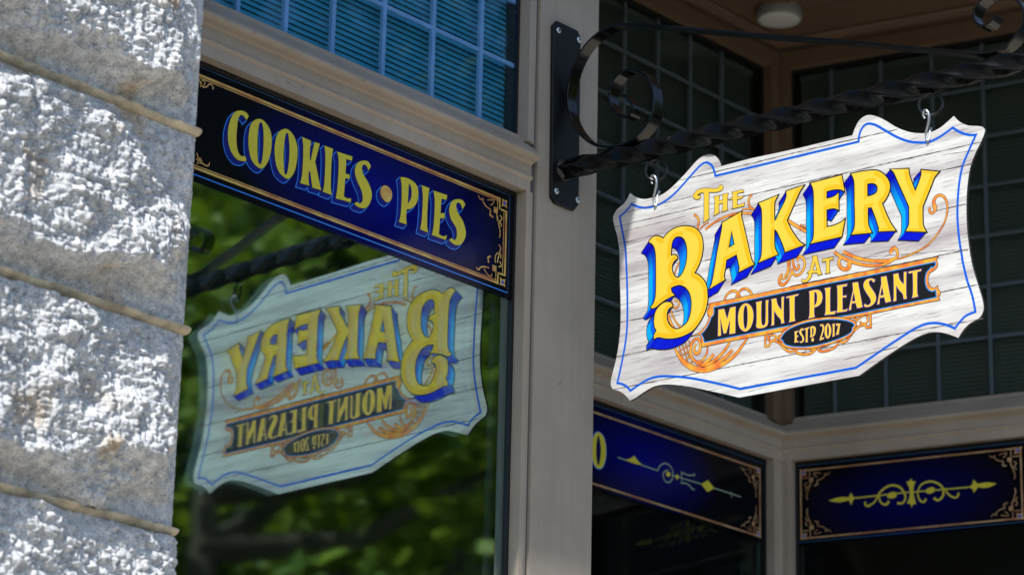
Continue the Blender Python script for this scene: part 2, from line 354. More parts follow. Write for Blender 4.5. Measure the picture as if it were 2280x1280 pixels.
'mN2':'895.9,-85.3 907.5,-85.7 910.5,-99.1~ 920.1,-111.2 920.7,-86.0 926.8,-86.2 926.0,-93.6~ 925.0,-133.9~ 926.5,-141.1 918.9,-141.3 917.2,-130.9~ 909.2,-120.6~ 902.0,-109.0 901.3,-140.7 894.7,-141.1 896.0,-132.4~ 896.6,-93.4~',
'mT2':'931.4,-87.4 961.7,-88.2 960.0,-91.9 951.8,-91.6 950.7,-136.1~ 953.0,-142.3 938.3,-142.3 940.9,-134.2~ 941.5,-91.2 932.1,-90.8',
'eE':'654.9,-157.6 665.1,-157.4 664.7,-159.5 660.6,-159.8 660.6,-167.3 664.4,-167.3 664.3,-169.9 660.5,-170.0 660.2,-178.6 664.5,-178.3 664.0,-181.4 654.3,-180.2 655.6,-175.6~ 655.8,-162.6~',
'eS':'676.1,-160.3 674.9,-157.4~ 672.3,-158.8~ 673.0,-164.3~ 677.0,-171.0~ 678.9,-177.8~ 676.9,-182.5~ 671.8,-184.0~ 668.0,-182.4 669.1,-179.7 672.5,-181.7~ 674.6,-178.9~ 673.9,-172.5~ 668.8,-165.7~ 667.0,-159.4~ 670.8,-155.0~ 675.9,-154.6~ 678.2,-157.4',
'eT':'679.7,-155.9 691.7,-154.9 691.1,-157.3 687.9,-157.8 687.2,-181.5~ 688.2,-185.4 681.9,-185.0 683.0,-180.7~ 683.2,-157.9 679.9,-158.6',
'eD':'693.6,-155.3 701.2,-154.6~ 706.8,-158.9~ 707.6,-166.0~ 704.7,-174.1~ 699.6,-176.8~ 693.3,-176.7 694.7,-172.2~ 694.6,-160.3~',
'eD_hole':'698.6,-157.3 701.7,-159.5~ 702.5,-166.1~ 701.0,-172.8~ 698.4,-174.5',
'eDot':'699.9,-179.0~ 703.0,-182.8~ 701.8,-186.1~ 698.9,-186.7~ 696.7,-183.5~ 697.3,-180.0~',
'e2':'718.1,-156.8 720.0,-154.8~ 724.8,-155.6~ 728.2,-160.3~ 728.1,-166.7~ 724.8,-174.6~ 721.5,-183.1 724.7,-183.7~ 728.0,-182.7 726.5,-186.7 716.5,-187.5 719.1,-180.0~ 722.9,-171.1~ 724.3,-162.8~ 723.1,-158.3~ 721.0,-157.3~ 719.7,-159.5',
'e0':'737.5,-156.2~ 743.1,-162.1~ 745.4,-172.1~ 743.4,-181.4~ 739.0,-186.9~ 734.6,-186.4~ 730.3,-180.0~ 729.6,-169.1~ 732.2,-160.0~',
'e0_hole':'737.7,-158.9~ 739.4,-164.6~ 740.0,-173.3~ 738.7,-181.5~ 736.9,-183.6~ 735.3,-178.8~ 734.8,-170.1~ 736.0,-161.8~',
'e1':'747.5,-160.2 753.7,-159.0 753.1,-182.1~ 753.9,-185.0 747.1,-185.8 749.0,-181.4~ 749.3,-163.5',
'e7':'756.8,-159.9 767.6,-162.5 766.0,-168.6~ 763.3,-183.5 756.8,-183.9 759.7,-174.9~ 762.6,-164.7 758.0,-165.1',
'banner':'437.5,-55.8 513.7,-58.1 610.3,-60.4 734.3,-63.7 815.0,-65.5 915.3,-68.9 1000.5,-71.1 996.2,-77.0 999.3,-84.8~ 996.6,-92.2~ 988.4,-97.2 980.2,-100.6~ 976.1,-111.0~ 977.9,-122.9~ 985.8,-131.6~ 993.9,-131.8~ 997.5,-129.7 998.9,-137.9 1003.3,-142.6~ 1002.6,-149.3~ 999.0,-151.5 1002.0,-159.2 929.7,-157.1 845.3,-156.1 577.8,-149.4 497.3,-147.0 418.6,-145.2 418.4,-134.6 416.6,-124.4~ 411.8,-117.5~ 404.6,-117.2~ 387.2,-117.3 404.6,-115.7~ 411.8,-113.1~ 421.3,-108.5~ 432.0,-97.7~ 437.4,-85.8 438.3,-83.4 433.0,-74.8~ 434.2,-67.5~ 439.9,-63.1 436.6,-56.3',
'banner_black':'450.7,-67.3 513.7,-68.7 610.2,-70.9 734.2,-73.6 814.8,-76.8 915.1,-79.3 992.9,-81.0 992.8,-85.6~ 988.6,-88.4~ 983.8,-85.9 980.4,-90.3~ 972.1,-97.2~ 968.8,-111.0~ 970.5,-125.7~ 977.6,-135.7~ 985.6,-139.6~ 992.4,-138.7 992.8,-144.5~ 993.4,-151.1 913.4,-149.6 796.7,-147.8 711.4,-142.7 657.0,-141.5 577.8,-139.3 497.3,-137.6 426.0,-135.7 423.5,-125.7~ 418.6,-117.9 425.2,-113.7~ 436.7,-102.2~ 444.1,-87.2 449.9,-82.9~ 451.8,-75.0~',
'oval':'622.3,-165.5~ 632.6,-155.0~ 655.7,-147.5~ 687.4,-145.0~ 725.1,-147.4~ 756.3,-152.3~ 781.0,-159.7~ 796.9,-167.6~ 799.9,-171.9 794.9,-176.2 792.9,-183.3~ 780.5,-188.4~ 755.7,-192.7~ 724.5,-194.9~ 693.1,-194.4~ 661.6,-189.4~ 637.5,-181.9~ 628.0,-174.7 627.4,-170.3~ 622.9,-167.8',
'sc0':'581.9,-149.5 581.7,-175.6',
'sc1':'580.8,-175.1 590.8,-175.3 596.6,-167.7~ 606.9,-168.0~ 619.7,-176.9~ 629.8,-188.5~ 642.5,-197.3~ 652.6,-197.6~ 655.9,-192.3',
'sc2':'657.5,-192.0 660.2,-202.2~ 680.4,-209.7~ 696.7,-209.5~ 708.8,-201.0',
'sc3':'711.9,-201.6 715.6,-208.7~ 728.0,-212.1~ 745.5,-210.5~ 759.2,-204.6~ 762.4,-196.7',
'sc4':'766.8,-196.4 771.6,-202.1~ 782.8,-199.4~ 792.8,-189.6~ 805.3,-179.8~ 817.7,-175.3~ 826.8,-176.5',
'sc5':'840.1,-156.8 839.8,-183.2 830.4,-182.5 826.9,-176.0',
'sc6':'583.8,-150.1 589.6,-155.6~ 588.9,-160.9~ 595.3,-165.9~ 605.6,-164.0~ 608.2,-161.2',
'sc7':'591.5,-160.3 593.5,-155.2~ 600.6,-154.4~ 609.5,-159.3~ 617.2,-168.3',
'sc8':'617.3,-156.4 615.9,-162.7~ 621.0,-169.1',
'sc9':'836.4,-158.8 832.0,-162.2~ 833.1,-169.8~ 825.1,-173.0~ 816.6,-169.8~ 814.8,-165.7',
'sc10':'803.1,-168.2 811.8,-160.4~ 822.9,-156.2~ 831.5,-157.3',
'sc11':'797.0,-162.3 804.5,-158.9~ 805.6,-166.6',
'sc12':'680.4,-201.7 688.1,-198.3~ 695.5,-203.4~ 703.1,-201.6',
'sc13':'717.5,-203.2 725.7,-200.4~ 731.9,-201.6~ 740.7,-199.5',
'sc14':'346.8,-133.1 356.6,-150.8~ 372.4,-170.5~ 390.4,-183.6~ 410.8,-192.7~ 431.0,-197.3~ 452.3,-196.3~ 481.8,-189.4~ 505.3,-178.2~ 522.8,-162.9~ 536.8,-147.5',
'sc15':'403.6,-179.1 423.9,-181.8~ 439.3,-174.8~ 450.5,-167.1',
'sc16':'410.8,-185.8 434.6,-185.7~ 458.2,-177.3~ 479.5,-162.7~ 491.2,-147.3',
'sc17':'416.8,-191.8 446.4,-190.3~ 475.9,-180.6~ 498.8,-167.2',
'sc18':'433.3,-146.2 432.1,-159.8~ 423.8,-172.0~ 409.6,-176.3~ 396.4,-168.9~ 389.4,-154.8~ 390.3,-139.2~ 397.4,-127.7~ 407.0,-125.5~ 413.0,-132.6~ 414.5,-145.7~ 410.7,-155.8~ 403.5,-156.5~ 398.5,-150.6~ 399.3,-142.9~ 404.4,-135.9',
'sc19':'358.3,-132.3 368.7,-160.9',
'sc20':'367.3,-130.0 382.0,-171.2',
'sc21':'375.8,-127.6 385.6,-164.0',
'sc22':'384.2,-124.7 388.1,-133.9',
'sc23':'352.9,-146.1 390.2,-134.3',
'sc24':'359.6,-156.3 387.9,-147.7',
'sc25':'371.2,-167.3 388.0,-160.5',
'sc26':'385.6,-175.8 397.6,-170.2',
'sc27':'396.6,148.8 403.3,144.0~ 409.5,132.9~ 408.4,123.7~ 406.8,113.8',
'sc28':'436.9,123.2 423.5,119.5~ 412.4,111.7',
'sc29':'426.9,109.0 445.8,117.5~ 467.9,123.8~ 490.0,126.4~ 511.9,126.1~ 531.6,122.1~ 549.5,117.5',
'sc30':'550.2,159.9 542.6,153.7~ 540.4,144.0~ 543.6,134.1~ 554.4,125.7',
'sc31':'522.9,132.6 536.0,130.7~ 555.5,125.2',
'sc32':'638.0,85.0 657.3,69.4~ 687.0,48.6',
'sc33':'671.4,67.4 687.1,56.1',
'sc34':'776.8,-13.6 808.9,-32.8~ 840.7,-45.4~ 874.1,-53.0~ 895.8,-54.2~',
'sc35':'754.6,-8.9 769.8,-21.7~ 795.2,-37.4~ 823.8,-50.4~ 857.3,-59.1~ 882.3,-59.1~ 897.4,-54.5',
'sc36':'895.8,-54.2 905.9,-48.7~ 906.1,-40.0~ 899.6,-31.3~ 892.1,-33.4~ 891.9,-40.7',
'scx':'897.4,-55.0 923.9,-54.7~ 953.7,-49.3~ 976.5,-41.7~ 1001.5,-22.4~ 1018.3,-1.4~ 1024.7,21.9~ 1022.8,39.8~ 1015.0,51.7~ 1005.3,55.3~ 997.0,51.3~ 993.5,41.9~ 996.8,31.0~ 995.4,23.2',
'sc38':'995.5,25.4 989.7,21.6~ 984.0,25.7~ 983.0,31.1~ 986.7,33.9',
'sc39':'770.0,-24.7 765.5,-33.8~ 770.6,-45.6~ 781.1,-51.1~ 789.7,-49.6~ 790.8,-42.3~ 787.0,-37.8',
'sc40':'666.1,-9.4 664.2,-4.3~ 669.1,-1.1~ 677.0,-5.7~ 681.7,-17.2~ 678.7,-30.0~ 669.7,-38.3~ 659.9,-39.2~ 653.1,-34.0~ 649.4,-23.2',
'sc41':'652.9,-2.0 652.8,-12.1~ 656.1,-22.0~ 661.0,-26.8~ 665.9,-24.9~ 666.5,-20.0~ 664.1,-16.1',
'sc42':'640.5,-2.4 640.4,-18.0~ 636.8,-30.7~ 630.3,-36.1',
'sc43':'645.5,-2.5 643.3,-22.8~ 637.2,-37.5~ 628.3,-40.8~ 623.4,-35.6',
'sc44':'649.7,-22.4 646.6,-36.1~ 635.1,-49.7~ 625.2,-52.4~ 618.3,-45.5~ 619.4,-35.6~ 626.4,-29.4',
'sc45':'477.0,-56.0 486.0,-43.4~ 500.7,-40.2~ 512.1,-47.3~ 517.8,-57.9',
'sc46':'507.2,-56.5 515.4,-45.2~ 528.4,-41.0~ 541.3,-47.7~ 548.5,-58.6',
'sc47':'358.0,51.5 351.3,40.5~ 344.7,26.9',
'sc48':'328.7,-57.8 336.3,-76.5~ 344.7,-91.7',
'sc49':'336.9,-50.8 346.8,-73.6~ 363.3,-92.8',
'sc50':'339.0,-30.2 342.1,-41.9~ 349.6,-47.7~ 356.3,-43.5~ 357.0,-33.8',
'sc51':'346.5,-26.7 349.5,-33.5~ 354.3,-29.5',
'sc52':'439.1,-62.9 434.2,-70.2~ 436.7,-83.0',
'sc53':'444.9,-76.4 442.4,-69.8~ 438.3,-72.4',
'cC':'-374.1,177.4 -382.5,182.6~ -396.9,181.5~ -412.4,172.6~ -423.4,150.2~ -426.6,121.4~ -419.4,95.9~ -402.2,80.3~ -385.9,79.3~ -373.6,83.9 -378.5,91.6~ -388.4,89.1~ -398.0,96.8~ -403.3,120.2~ -403.3,145.3~ -400.4,165.8~ -394.5,173.2~ -387.2,172.7~ -379.5,166.7',
'cO':'-345.8,180.0~ -327.3,177.3~ -312.7,162.1~ -308.4,132.4~ -314.9,102.3~ -328.1,82.1~ -340.7,79.2~ -359.5,88.9~ -369.1,111.2~ -371.2,141.3~ -364.9,165.6~',
'cO_hole':'-340.7,174.6~ -333.8,164.0~ -330.4,131.3~ -331.9,100.0~ -337.6,87.1~ -343.7,96.5~ -346.9,126.3~ -346.3,160.2~',
'cO2':'-273.9,181.1~ -255.1,178.4~ -239.6,159.0~ -236.5,134.3~ -240.9,104.7~ -252.7,84.2~ -265.3,79.1~ -286.3,88.4~ -297.0,110.5~ -299.6,137.9~ -293.3,165.2~',
'cO2_hole':'-267.9,174.5~ -262.3,163.4~ -258.8,133.2~ -260.5,101.7~ -266.2,86.4~ -271.2,95.6~ -274.7,125.6~ -273.3,160.0~',
'cK':'-225.8,178.8 -200.4,178.0 -202.6,158.8~ -201.6,136.3 -199.0,137.0 -190.9,178.1 -175.8,179.8 -182.5,153.4~ -186.5,137.9 -166.0,82.7 -190.6,81.2 -198.9,111.4 -202.8,113.1 -203.0,98.9~ -200.1,82.7 -225.6,80.9 -220.9,102.1~ -221.5,158.8~',
'cI':'-162.4,179.6 -137.5,179.9 -140.1,160.4~ -139.4,97.6~ -135.4,81.6 -161.0,81.3 -157.8,103.6~ -158.6,160.6~',
'cE':'-125.7,177.7 -81.2,180.4 -82.7,171.0 -98.9,169.9 -99.0,138.1 -87.5,139.2 -86.9,130.2 -99.3,128.6 -101.2,89.2 -91.4,87.2~ -80.0,90.5 -80.6,81.7 -123.7,77.9 -120.6,103.1~ -120.1,160.7~',
'cS':'-26.9,175.1 -35.2,182.8~ -48.9,181.1~ -66.0,170.7~ -72.8,152.7~ -65.9,134.5~ -51.2,115.7~ -46.4,99.8~ -51.6,88.2~ -63.3,87.7 -70.7,81.3 -56.9,78.0~ -37.5,82.1~ -24.6,97.4~ -21.0,118.7~ -32.8,138.5~ -49.4,153.9~ -52.1,167.6~ -46.5,173.6~ -38.6,171.6~ -33.4,164.4',
'cDot':'17.6,146.8~ 32.5,144.4~ 39.1,133.2~ 35.0,118.9~ 23.4,112.3~ 9.9,117.5~ 4.2,127.5~ 6.8,139.3~',
'cP':'61.7,177.9 85.1,181.9~ 109.8,175.8~ 117.6,158.9~ 111.8,133.6~ 96.3,118.9~ 84.4,114.0 83.2,96.1~ 86.0,80.8 61.9,79.9 66.9,100.3~ 66.9,155.9~',
'cP_hole':'87.6,172.3 95.3,164.2~ 96.3,143.9~ 86.6,126.4',
'cI2':'126.0,179.1 150.7,179.5 147.6,158.7~ 147.2,96.5~ 151.2,81.5 126.6,81.9 130.4,103.6~ 131.2,156.9~',
'cE2':'163.2,178.0 205.5,179.9 204.3,169.1 188.6,167.5 186.7,134.3 200.3,138.2 199.6,126.1 186.4,123.8 183.9,87.6 196.4,86.1~ 208.6,91.5 205.8,80.4 162.8,79.7 166.8,99.1~ 168.3,155.8~',
'cS2':'263.0,175.5 255.1,182.2~ 240.4,181.0~ 221.8,171.2~ 213.5,150.8~ 219.4,131.7~ 236.8,115.7~ 239.6,98.7~ 233.8,88.1~ 223.3,89.7 216.5,83.3 230.0,78.2~ 248.8,81.0~ 262.9,96.2~ 267.2,115.2~ 257.0,136.3~ 239.5,152.3~ 234.7,165.9~ 240.7,173.6~ 249.2,171.5~ 255.0,162.7',
'c_v':'-9.9,-10.7',
'Ws0':'305.1,208.7 311.8,201.6~ 322.4,206.1',
'Ws1':'316.0,205.8 327.2,192.4~ 344.6,188.3',
'Ws2':'333.2,206.2 346.0,209.9~ 354.7,209.4~ 344.3,197.3',
'Ws3':'344.7,186.8 343.0,175.6 353.9,172.7',
'Ws4':'364.3,184.7 369.2,167.9~ 380.2,164.9~ 378.2,158.3',
'Ws5':'365.7,182.1 373.9,157.1~ 377.5,143.0~ 374.8,133.1~',
'Ws6':'375.2,183.3 381.9,177.6~ 373.5,169.1',
'Ws7':'305.0,48.1 307.4,42.7~ 315.8,45.0',
'Ws8':'309.5,43.3 324.0,53.2~ 345.3,55.9',
'Ws9':'328.4,49.9 341.6,39.9~ 352.4,39.8~ 354.3,46.3',
'Ws10':'342.7,67.2 340.2,78.5 348.6,83.7',
'Ws11':'364.0,72.9 365.5,91.3~ 378.3,97.8~ 380.8,86.5',
'Ws12':'370.4,74.6 376.1,97.2~ 380.0,110.4~ 374.1,116.3',
'Ws13':'375.0,66.9 383.5,72.1~ 376.8,79.3',
'Ws14':'-509.6,211.9 -499.9,199.7~ -489.5,201.7~ -479.6,211.0~ -471.0,206.2~ -472.5,202.2',
'Ws15':'-507.6,208.4 -502.0,204.6~ -505.0,196.7',
'Ws16':'-502.6,211.4 -493.6,210.1~ -496.6,202.2',
'Ws17':'-503.3,60.9 -495.3,48.2~ -480.9,43.0~ -472.3,44.2~ -469.3,51.9',
'Ws18':'-504.1,48.3 -498.6,45.9~ -501.6,39.5',
'Ws19':'-499.2,52.5 -490.2,49.8~ -494.8,41.5',
'z0':'-198.7,163.1~ -173.5,152.2~ -163.4,117.4~ -172.0,78.7~ -190.4,63.4~ -212.4,70.1~ -225.5,104.0~ -220.1,142.0~',
'z0_hole':'-196.7,153.3~ -188.8,136.5~ -185.2,112.7~ -190.7,78.8~ -196.9,73.4~ -203.4,88.4~ -205.3,116.6~ -201.5,146.1~',
'zt':'-84.2,111.8 -58.8,120.1~ -42.9,131.8 -26.7,120.8~ -5.3,112.0 -42.6,109.5~',
'zd':'257.4,113.7 287.9,131.5 318.7,114.4 286.6,97.2',
'zb':'108.3,118.1~ 118.9,113.1~ 108.4,103.8~ 97.8,108.7~',
'zb2':'148.0,119.3 158.7,114.3 148.1,103.7 137.5,110.7',
'Cs0':'-112.8,111.9 -77.8,111.1',
'Cs1':'-13.7,112.3 61.1,111.5',
'Cs2':'61.1,110.6 74.0,128.8~ 100.2,139.9~ 125.4,129.2~ 128.2,104.6~ 108.6,87.9~ 88.8,94.3~ 87.3,110.7~ 108.3,122.2',
'Cs3':'123.5,112.0 260.8,114.4',
'Cs4':'167.9,129.8 196.7,127.3~ 230.3,134.4',
'Cs5':'165.5,97.6 193.5,101.3~ 220.4,90.8',
'Cs6':'167.9,129.8 170.1,98.6',
'Cs7':'315.2,114.6 443.2,115.0',
'Cs8':'399.3,121.6 399.3,103.1',
'Cs9':'230.3,134.4 223.5,137.2',
'Cs10':'220.4,90.8 228.4,91.6',
'Cs11':'440.0,197.8 471.7,193.6~ 485.7,170.5',
'Cs12':'461.1,200.1 496.4,190.1~ 506.9,166.2',
'Cs13':'489.2,171.2 507.0,192.4',
'Cs14':'510.4,171.3 520.9,143.0',
'Cs15':'446.4,33.2 474.5,42.9~ 495.7,68.7',
'Cs16':'460.4,33.8 502.6,48.5~ 509.9,84.4',
'Cs17':'488.6,62.9 513.2,46.2',
'd_l':'98.6,126.6 133.3,133.3~ 160.3,130.2 166.9,143.8 173.6,131.8 183.3,127.1 173.5,122.3 167.3,107.3 160.2,122.2 133.0,118.6~',
'd_r':'599.6,127.5 571.7,133.9~ 545.7,131.9 533.3,145.6 529.2,131.1 517.2,125.3 529.8,119.5 532.3,107.6 545.4,122.6 571.2,118.7~',
'd_c':'348.6,167.7 355.6,157.6~ 362.9,159.2 355.7,138.7~ 355.3,120.0 362.3,91.2 354.2,92.0~ 349.1,82.1 344.6,92.9~ 335.0,96.1 343.6,116.4~ 343.2,140.0 334.0,162.0 341.2,159.0~',
'd_b1':'280.0,129.6~ 299.5,132.4~ 304.1,120.2~ 289.4,114.6~ 277.4,119.0~',
'd_b2':'395.9,132.5~ 415.1,135.3~ 417.2,123.4~ 402.7,117.8~ 391.9,123.5~',
'Ds0':'179.9,126.5 342.9,128.2',
'Ds1':'354.9,127.1 517.2,125.3',
'Ds2':'211.3,100.8 235.8,107.9~ 255.9,136.7~ 285.3,152.7~ 314.3,145.1~ 330.6,117.7~ 323.0,99.6~ 306.1,100.3',
'Ds3':'250.8,127.7 257.7,105.8~ 272.2,98.8~ 280.6,108.3',
'Ds4':'210.5,112.7 211.3,100.8~ 225.9,99.4',
'Ds5':'366.9,125.9 381.9,147.9~ 410.7,152.1~ 439.0,135.3~ 443.2,111.5~ 428.5,96.6~ 415.4,104.9',
'Ds6':'366.9,123.6 373.6,101.8~ 385.5,96.0~ 391.4,104.8',
'Ds7':'446.0,129.9 462.1,107.4~ 480.9,99.5~ 488.4,111.8',
'Ds8':'109.5,205.7 89.6,200.5~ 69.8,209.7',
'Ds9':'59.8,210.7 69.4,176.2',
'Ds10':'34.2,150.9 41.9,169.3~ 39.6,188.7',
'Ds11':'39.8,212.7 69.5,190.5',
'Ds12':'31.3,113.0 43.5,83.3~ 38.2,55.3',
'Ds13':'68.2,76.3 53.1,49.2',
'Ds14':'107.4,41.9 82.8,51.2~ 58.0,44.0',
'Ds15':'588.0,206.8 606.5,197.9~ 635.0,209.0',
'Ds16':'629.2,172.4 648.4,189.0',
'Ds17':'665.2,131.7 663.6,155.0~ 652.8,179.3',
'Ds18':'662.2,113.5 663.5,81.1~ 648.8,59.5',
'Ds19':'630.7,75.0 648.7,54.9',
'Ds20':'587.7,44.5 615.7,44.2~ 643.7,46.1',
'band':'214.8,459.6 233.0,440.1~ 240.2,422.6~ 231.0,409.3~ 207.4,413.1~ 183.3,436.7~ 173.3,466.8~ 180.0,492.8~ 205.9,513.9~ 239.1,514.1~ 272.3,492.9~ 291.3,460.7~ 297.2,428.0~ 292.0,390.4~ 264.4,362.2~ 227.1,345.9~ 179.9,348.2~ 136.8,361.6~ 97.7,392.6~ 67.7,435.5~ 53.5,484.9~ 59.7,535.4~ 81.8,582.0~ 117.7,614.9~ 165.9,630.2~ 213.9,626.4~ 280.5,606.9~ 525.0,524.0~ 825.3,423.9~ 1065.7,340.6~ 1119.8,324.3~ 1166.0,323.8~ 1197.3,343.9~ 1213.5,367.9~ 1212.5,393.0~ 1199.9,414.3~ 1173.8,435.9~ 1139.3,443.7~ 1109.5,428.5~ 1101.0,405.6~ 1114.0,384.1~ 1133.3,382.5~ 1151.3,397.3',
'plate':'-39.4,172.9 30.9,173.5 43.1,162.1 45.5,-237.2 29.7,-255.5 -33.4,-255.9 -47.4,-246.2 -53.0,158.1',
'screws':'-34.8,151.3 36.2,152.4 -31.4,-227.9 40.6,-227.5',
'ringc':'295.9,271.0 988.1,252.0',
'bar':'49.6,328.0 137.1,322.3 1214.5,289.2',
'hook1':'286.4,242.3 286.3,253.2~ 292.8,257.1~ 301.4,248.4~ 300.5,233.7~ 294.1,222.9~ 288.6,213.3~ 286.8,201.6~ 290.8,190.4~ 296.6,192.6 295.1,215.9~ 296.3,226.5',
'hook2':'979.8,221.8 978.6,232.2~ 985.8,235.5~ 992.6,227.5~ 991.7,215.1~ 986.3,203.7~ 980.5,195.0~ 978.8,184.0~ 982.1,173.1~ 987.0,175.8 986.1,196.2~ 985.8,203.8',
}
SCROLLS = [('sc0', [4.54]), ('sc1', [4.32]), ('sc2', [4.54]), ('sc3', [4.54]), ('sc4', [4.54]), ('sc5', [4.54]), ('sc6', [3.89]), ('sc7', [3.46]), ('sc8', [3.24]), ('sc9', [3.46]), ('sc10', [3.46]), ('sc11', [3.24]), ('sc12', [3.24]), ('sc13', [3.24]), ('sc14', [3.24, 9.18, 11.88, 10.8, 9.72, 7.02, 4.32]), ('sc15', [3.24, 7.56, 7.02]), ('sc16', [2.16, 6.48, 7.56, 6.48, 4.32]), ('sc17', [2.16, 6.48, 7.56, 7.02]), ('sc18', [3.24, 4.32, 5.4, 5.94, 6.48, 5.94, 5.4, 7.02, 7.56, 5.4, 3.78]), ('sc19', [1.84]), ('sc20', [1.84]), ('sc21', [1.84]), ('sc22', [1.84]), ('sc23', [1.84]), ('sc24', [1.84]), ('sc25', [1.84]), ('sc26', [1.84]), ('sc27', [4.54, 4.54, 4.32]), ('sc28', [2.81]), ('sc29', [4.54]), ('sc30', [4.32]), ('sc31', [2.7]), ('sc32', [6.48]), ('sc33', [2.7]), ('sc34', [6.7]), ('sc35', [5.4, 6.48, 6.48, 5.4, 4.32]), ('sc36', [4.32, 4.86, 5.4, 7.56, 8.64]), ('scx', [2.8, 3, 3, 3, 3, 3.5, 4, 4.5, 5, 6, 7, 8, 5]), ('sc38', [4.32]), ('sc39', [5.4, 7.02, 7.56, 8.64, 9.72, 9.72]), ('sc40', [5.4, 4.86, 4.86, 4.86, 4.86, 4.86, 4.54]), ('sc41', [3.78, 4.32, 5.4, 5.4, 4.32, 3.24]), ('sc42', [4.32]), ('sc43', [2.7]), ('sc44', [4.32, 4.32, 5.4, 6.48, 6.48, 6.48, 4.32]), ('sc45', [4.75]), ('sc46', [4.75]), ('sc47', [3.24]), ('sc48', [5.4]), ('sc49', [3.24]), ('sc50', [3.67]), ('sc51', [2.7]), ('sc52', [3.24]), ('sc53', [2.81])]
W_STROKES = [('Ws0', [2.13]), ('Ws1', [2.91]), ('Ws2', [2.42]), ('Ws3', [3.88]), ('Ws4', [2.42]), ('Ws5', [2.91]), ('Ws6', [2.91]), ('Ws7', [2.42]), ('Ws8', [2.91]), ('Ws9', [2.42]), ('Ws10', [3.88]), ('Ws11', [2.42]), ('Ws12', [2.91]), ('Ws13', [2.91]), ('Ws14', [2.91]), ('Ws15', [2.42]), ('Ws16', [2.42]), ('Ws17', [2.91]), ('Ws18', [2.42]), ('Ws19', [2.42])]
C_STROKES = [('Cs0', [2.91]), ('Cs1', [2.91]), ('Cs2', [3.4]), ('Cs3', [2.91]), ('Cs4', [3.4]), ('Cs5', [3.4]), ('Cs6', [2.91]), ('Cs7', [3.1]), ('Cs8', [2.42]), ('Cs9', [2.91]), ('Cs10', [2.91]), ('Cs11', [2.91]), ('Cs12', [2.91]), ('Cs13', [3.88]), ('Cs14', [2.91]), ('Cs15', [2.91]), ('Cs16', [2.91]), ('Cs17', [3.88])]
D_STROKES = [('Ds0', [3.88]), ('Ds1', [3.88]), ('Ds2', [3.88, 4.85, 5.82, 5.82, 5.82, 4.85, 6.79]), ('Ds3', [4.85, 4.85, 5.82, 6.79]), ('Ds4', [5.82, 3.88, 3.88]), ('Ds5', [3.88, 4.85, 5.82, 5.82, 5.82, 6.79]), ('Ds6', [3.88, 4.85, 5.82, 6.79]), ('Ds7', [3.88, 4.85, 4.85, 5.82]), ('Ds8', [2.91]), ('Ds9', [3.88]), ('Ds10', [2.91]), ('Ds11', [2.91]), ('Ds12', [2.91]), ('Ds13', [3.88]), ('Ds14', [2.91]), ('Ds15', [2.91]), ('Ds16', [3.88]), ('Ds17', [2.91]), ('Ds18', [2.91]), ('Ds19', [3.88]), ('Ds20', [2.91])]
# ------------------------------------------------------------------ materials
mat('grey_paint', lin((162, 151, 138)), 0.42, var=0.09, vscale=7, bump=0.16, bscale=38)
def worn(name):
    m = MATS[name]; nt = m.node_tree; bs = nt.nodes['Principled BSDF']; L = nt.links.new
    src = bs.inputs['Base Color'].links[0].from_socket
    tc = nt.nodes.new('ShaderNodeTexCoord')
    def lay(src, sc, st, det, p0, p1, c0):
        mp = nt.nodes.new('ShaderNodeMapping'); mp.inputs['Scale'].default_value = st; L(tc.outputs['Object'], mp.inputs[0])
        n = nt.nodes.new('ShaderNodeTexNoise'); n.inputs['Scale'].default_value = sc; n.inputs['Detail'].default_value = det; L(mp.outputs[0], n.inputs['Vector'])
        r = nt.nodes.new('ShaderNodeValToRGB'); r.color_ramp.elements[0].position = p0; r.color_ramp.elements[1].position = p1
        r.color_ramp.elements[0].color = (*c0, 1); r.color_ramp.elements[1].color = (1, 1, 1, 1); L(n.outputs[0], r.inputs[0])
        x = nt.nodes.new('ShaderNodeMix'); x.data_type = 'RGBA'; x.blend_type = 'MULTIPLY'; x.inputs[0].default_value = 1
        L(src, x.inputs[6]); L(r.outputs[0], x.inputs[7]); return x.outputs[2]
    s1 = lay(src, 1.0, (55, 55, 3.5), 5, 0.34, 0.55, (0.94, 0.935, 0.93))     # rain streaks
    s2 = lay(s1, 42, (1, 1, 1), 3, 0.25, 0.29, (0.70, 0.68, 0.66))           # small dirty knocks
    L(s2, bs.inputs['Base Color'])
worn('grey_paint')
mat('groove_dark', lin((100, 96, 96)), 0.5)  # groove strip, darker than the post and casing beside it
mat('brown_bounce', lin((100, 80, 62)), 0.5, var=0.08, vscale=4)  # brown carries the warm ground bounce, put into the base colour
mat('muntin_paint', lin((206, 208, 224)), 0.35)
mat('muntin_shaded', lin((136, 142, 158)), 0.4)  # shade of the recess windows put into a darker muntin colour
mat('gasket', (0.006, 0.007, 0.008), 0.4)
mat('spacer', lin((60, 84, 84)), 0.5)
mat('slat', lin((98, 184, 188)), 0.4)
mat('slat_shaded', lin((104, 112, 106)), 0.5)  # darker slats, with the gloom of the recess put into their colour
mat('plaster', lin((96, 92, 86)), 0.8, var=0.1)
mat('dark_interior', lin((120, 116, 108)), 0.8, var=0.1)
mat('shop_wood', lin((88, 66, 48)), 0.6, var=0.2)
mat('iron', (0.0025, 0.0028, 0.0034), 0.22, spec=0.4, bump=0.05, bscale=45)
mat('iron_gloss', (0.003, 0.0033, 0.004), 0.15, spec=0.42, bump=0.10, bscale=40)
mat('iron_plate', (0.005, 0.0055, 0.006), 0.4, spec=0.25, bump=0.06, bscale=70)
mat('raw_weld', (0.05, 0.045, 0.04), 0.55, metal=0.4)
mat('zinc', lin((190, 196, 200)), 0.3, metal=0.85)
mat('screw_zinc', lin((205, 215, 220)), 0.38, metal=0.55)
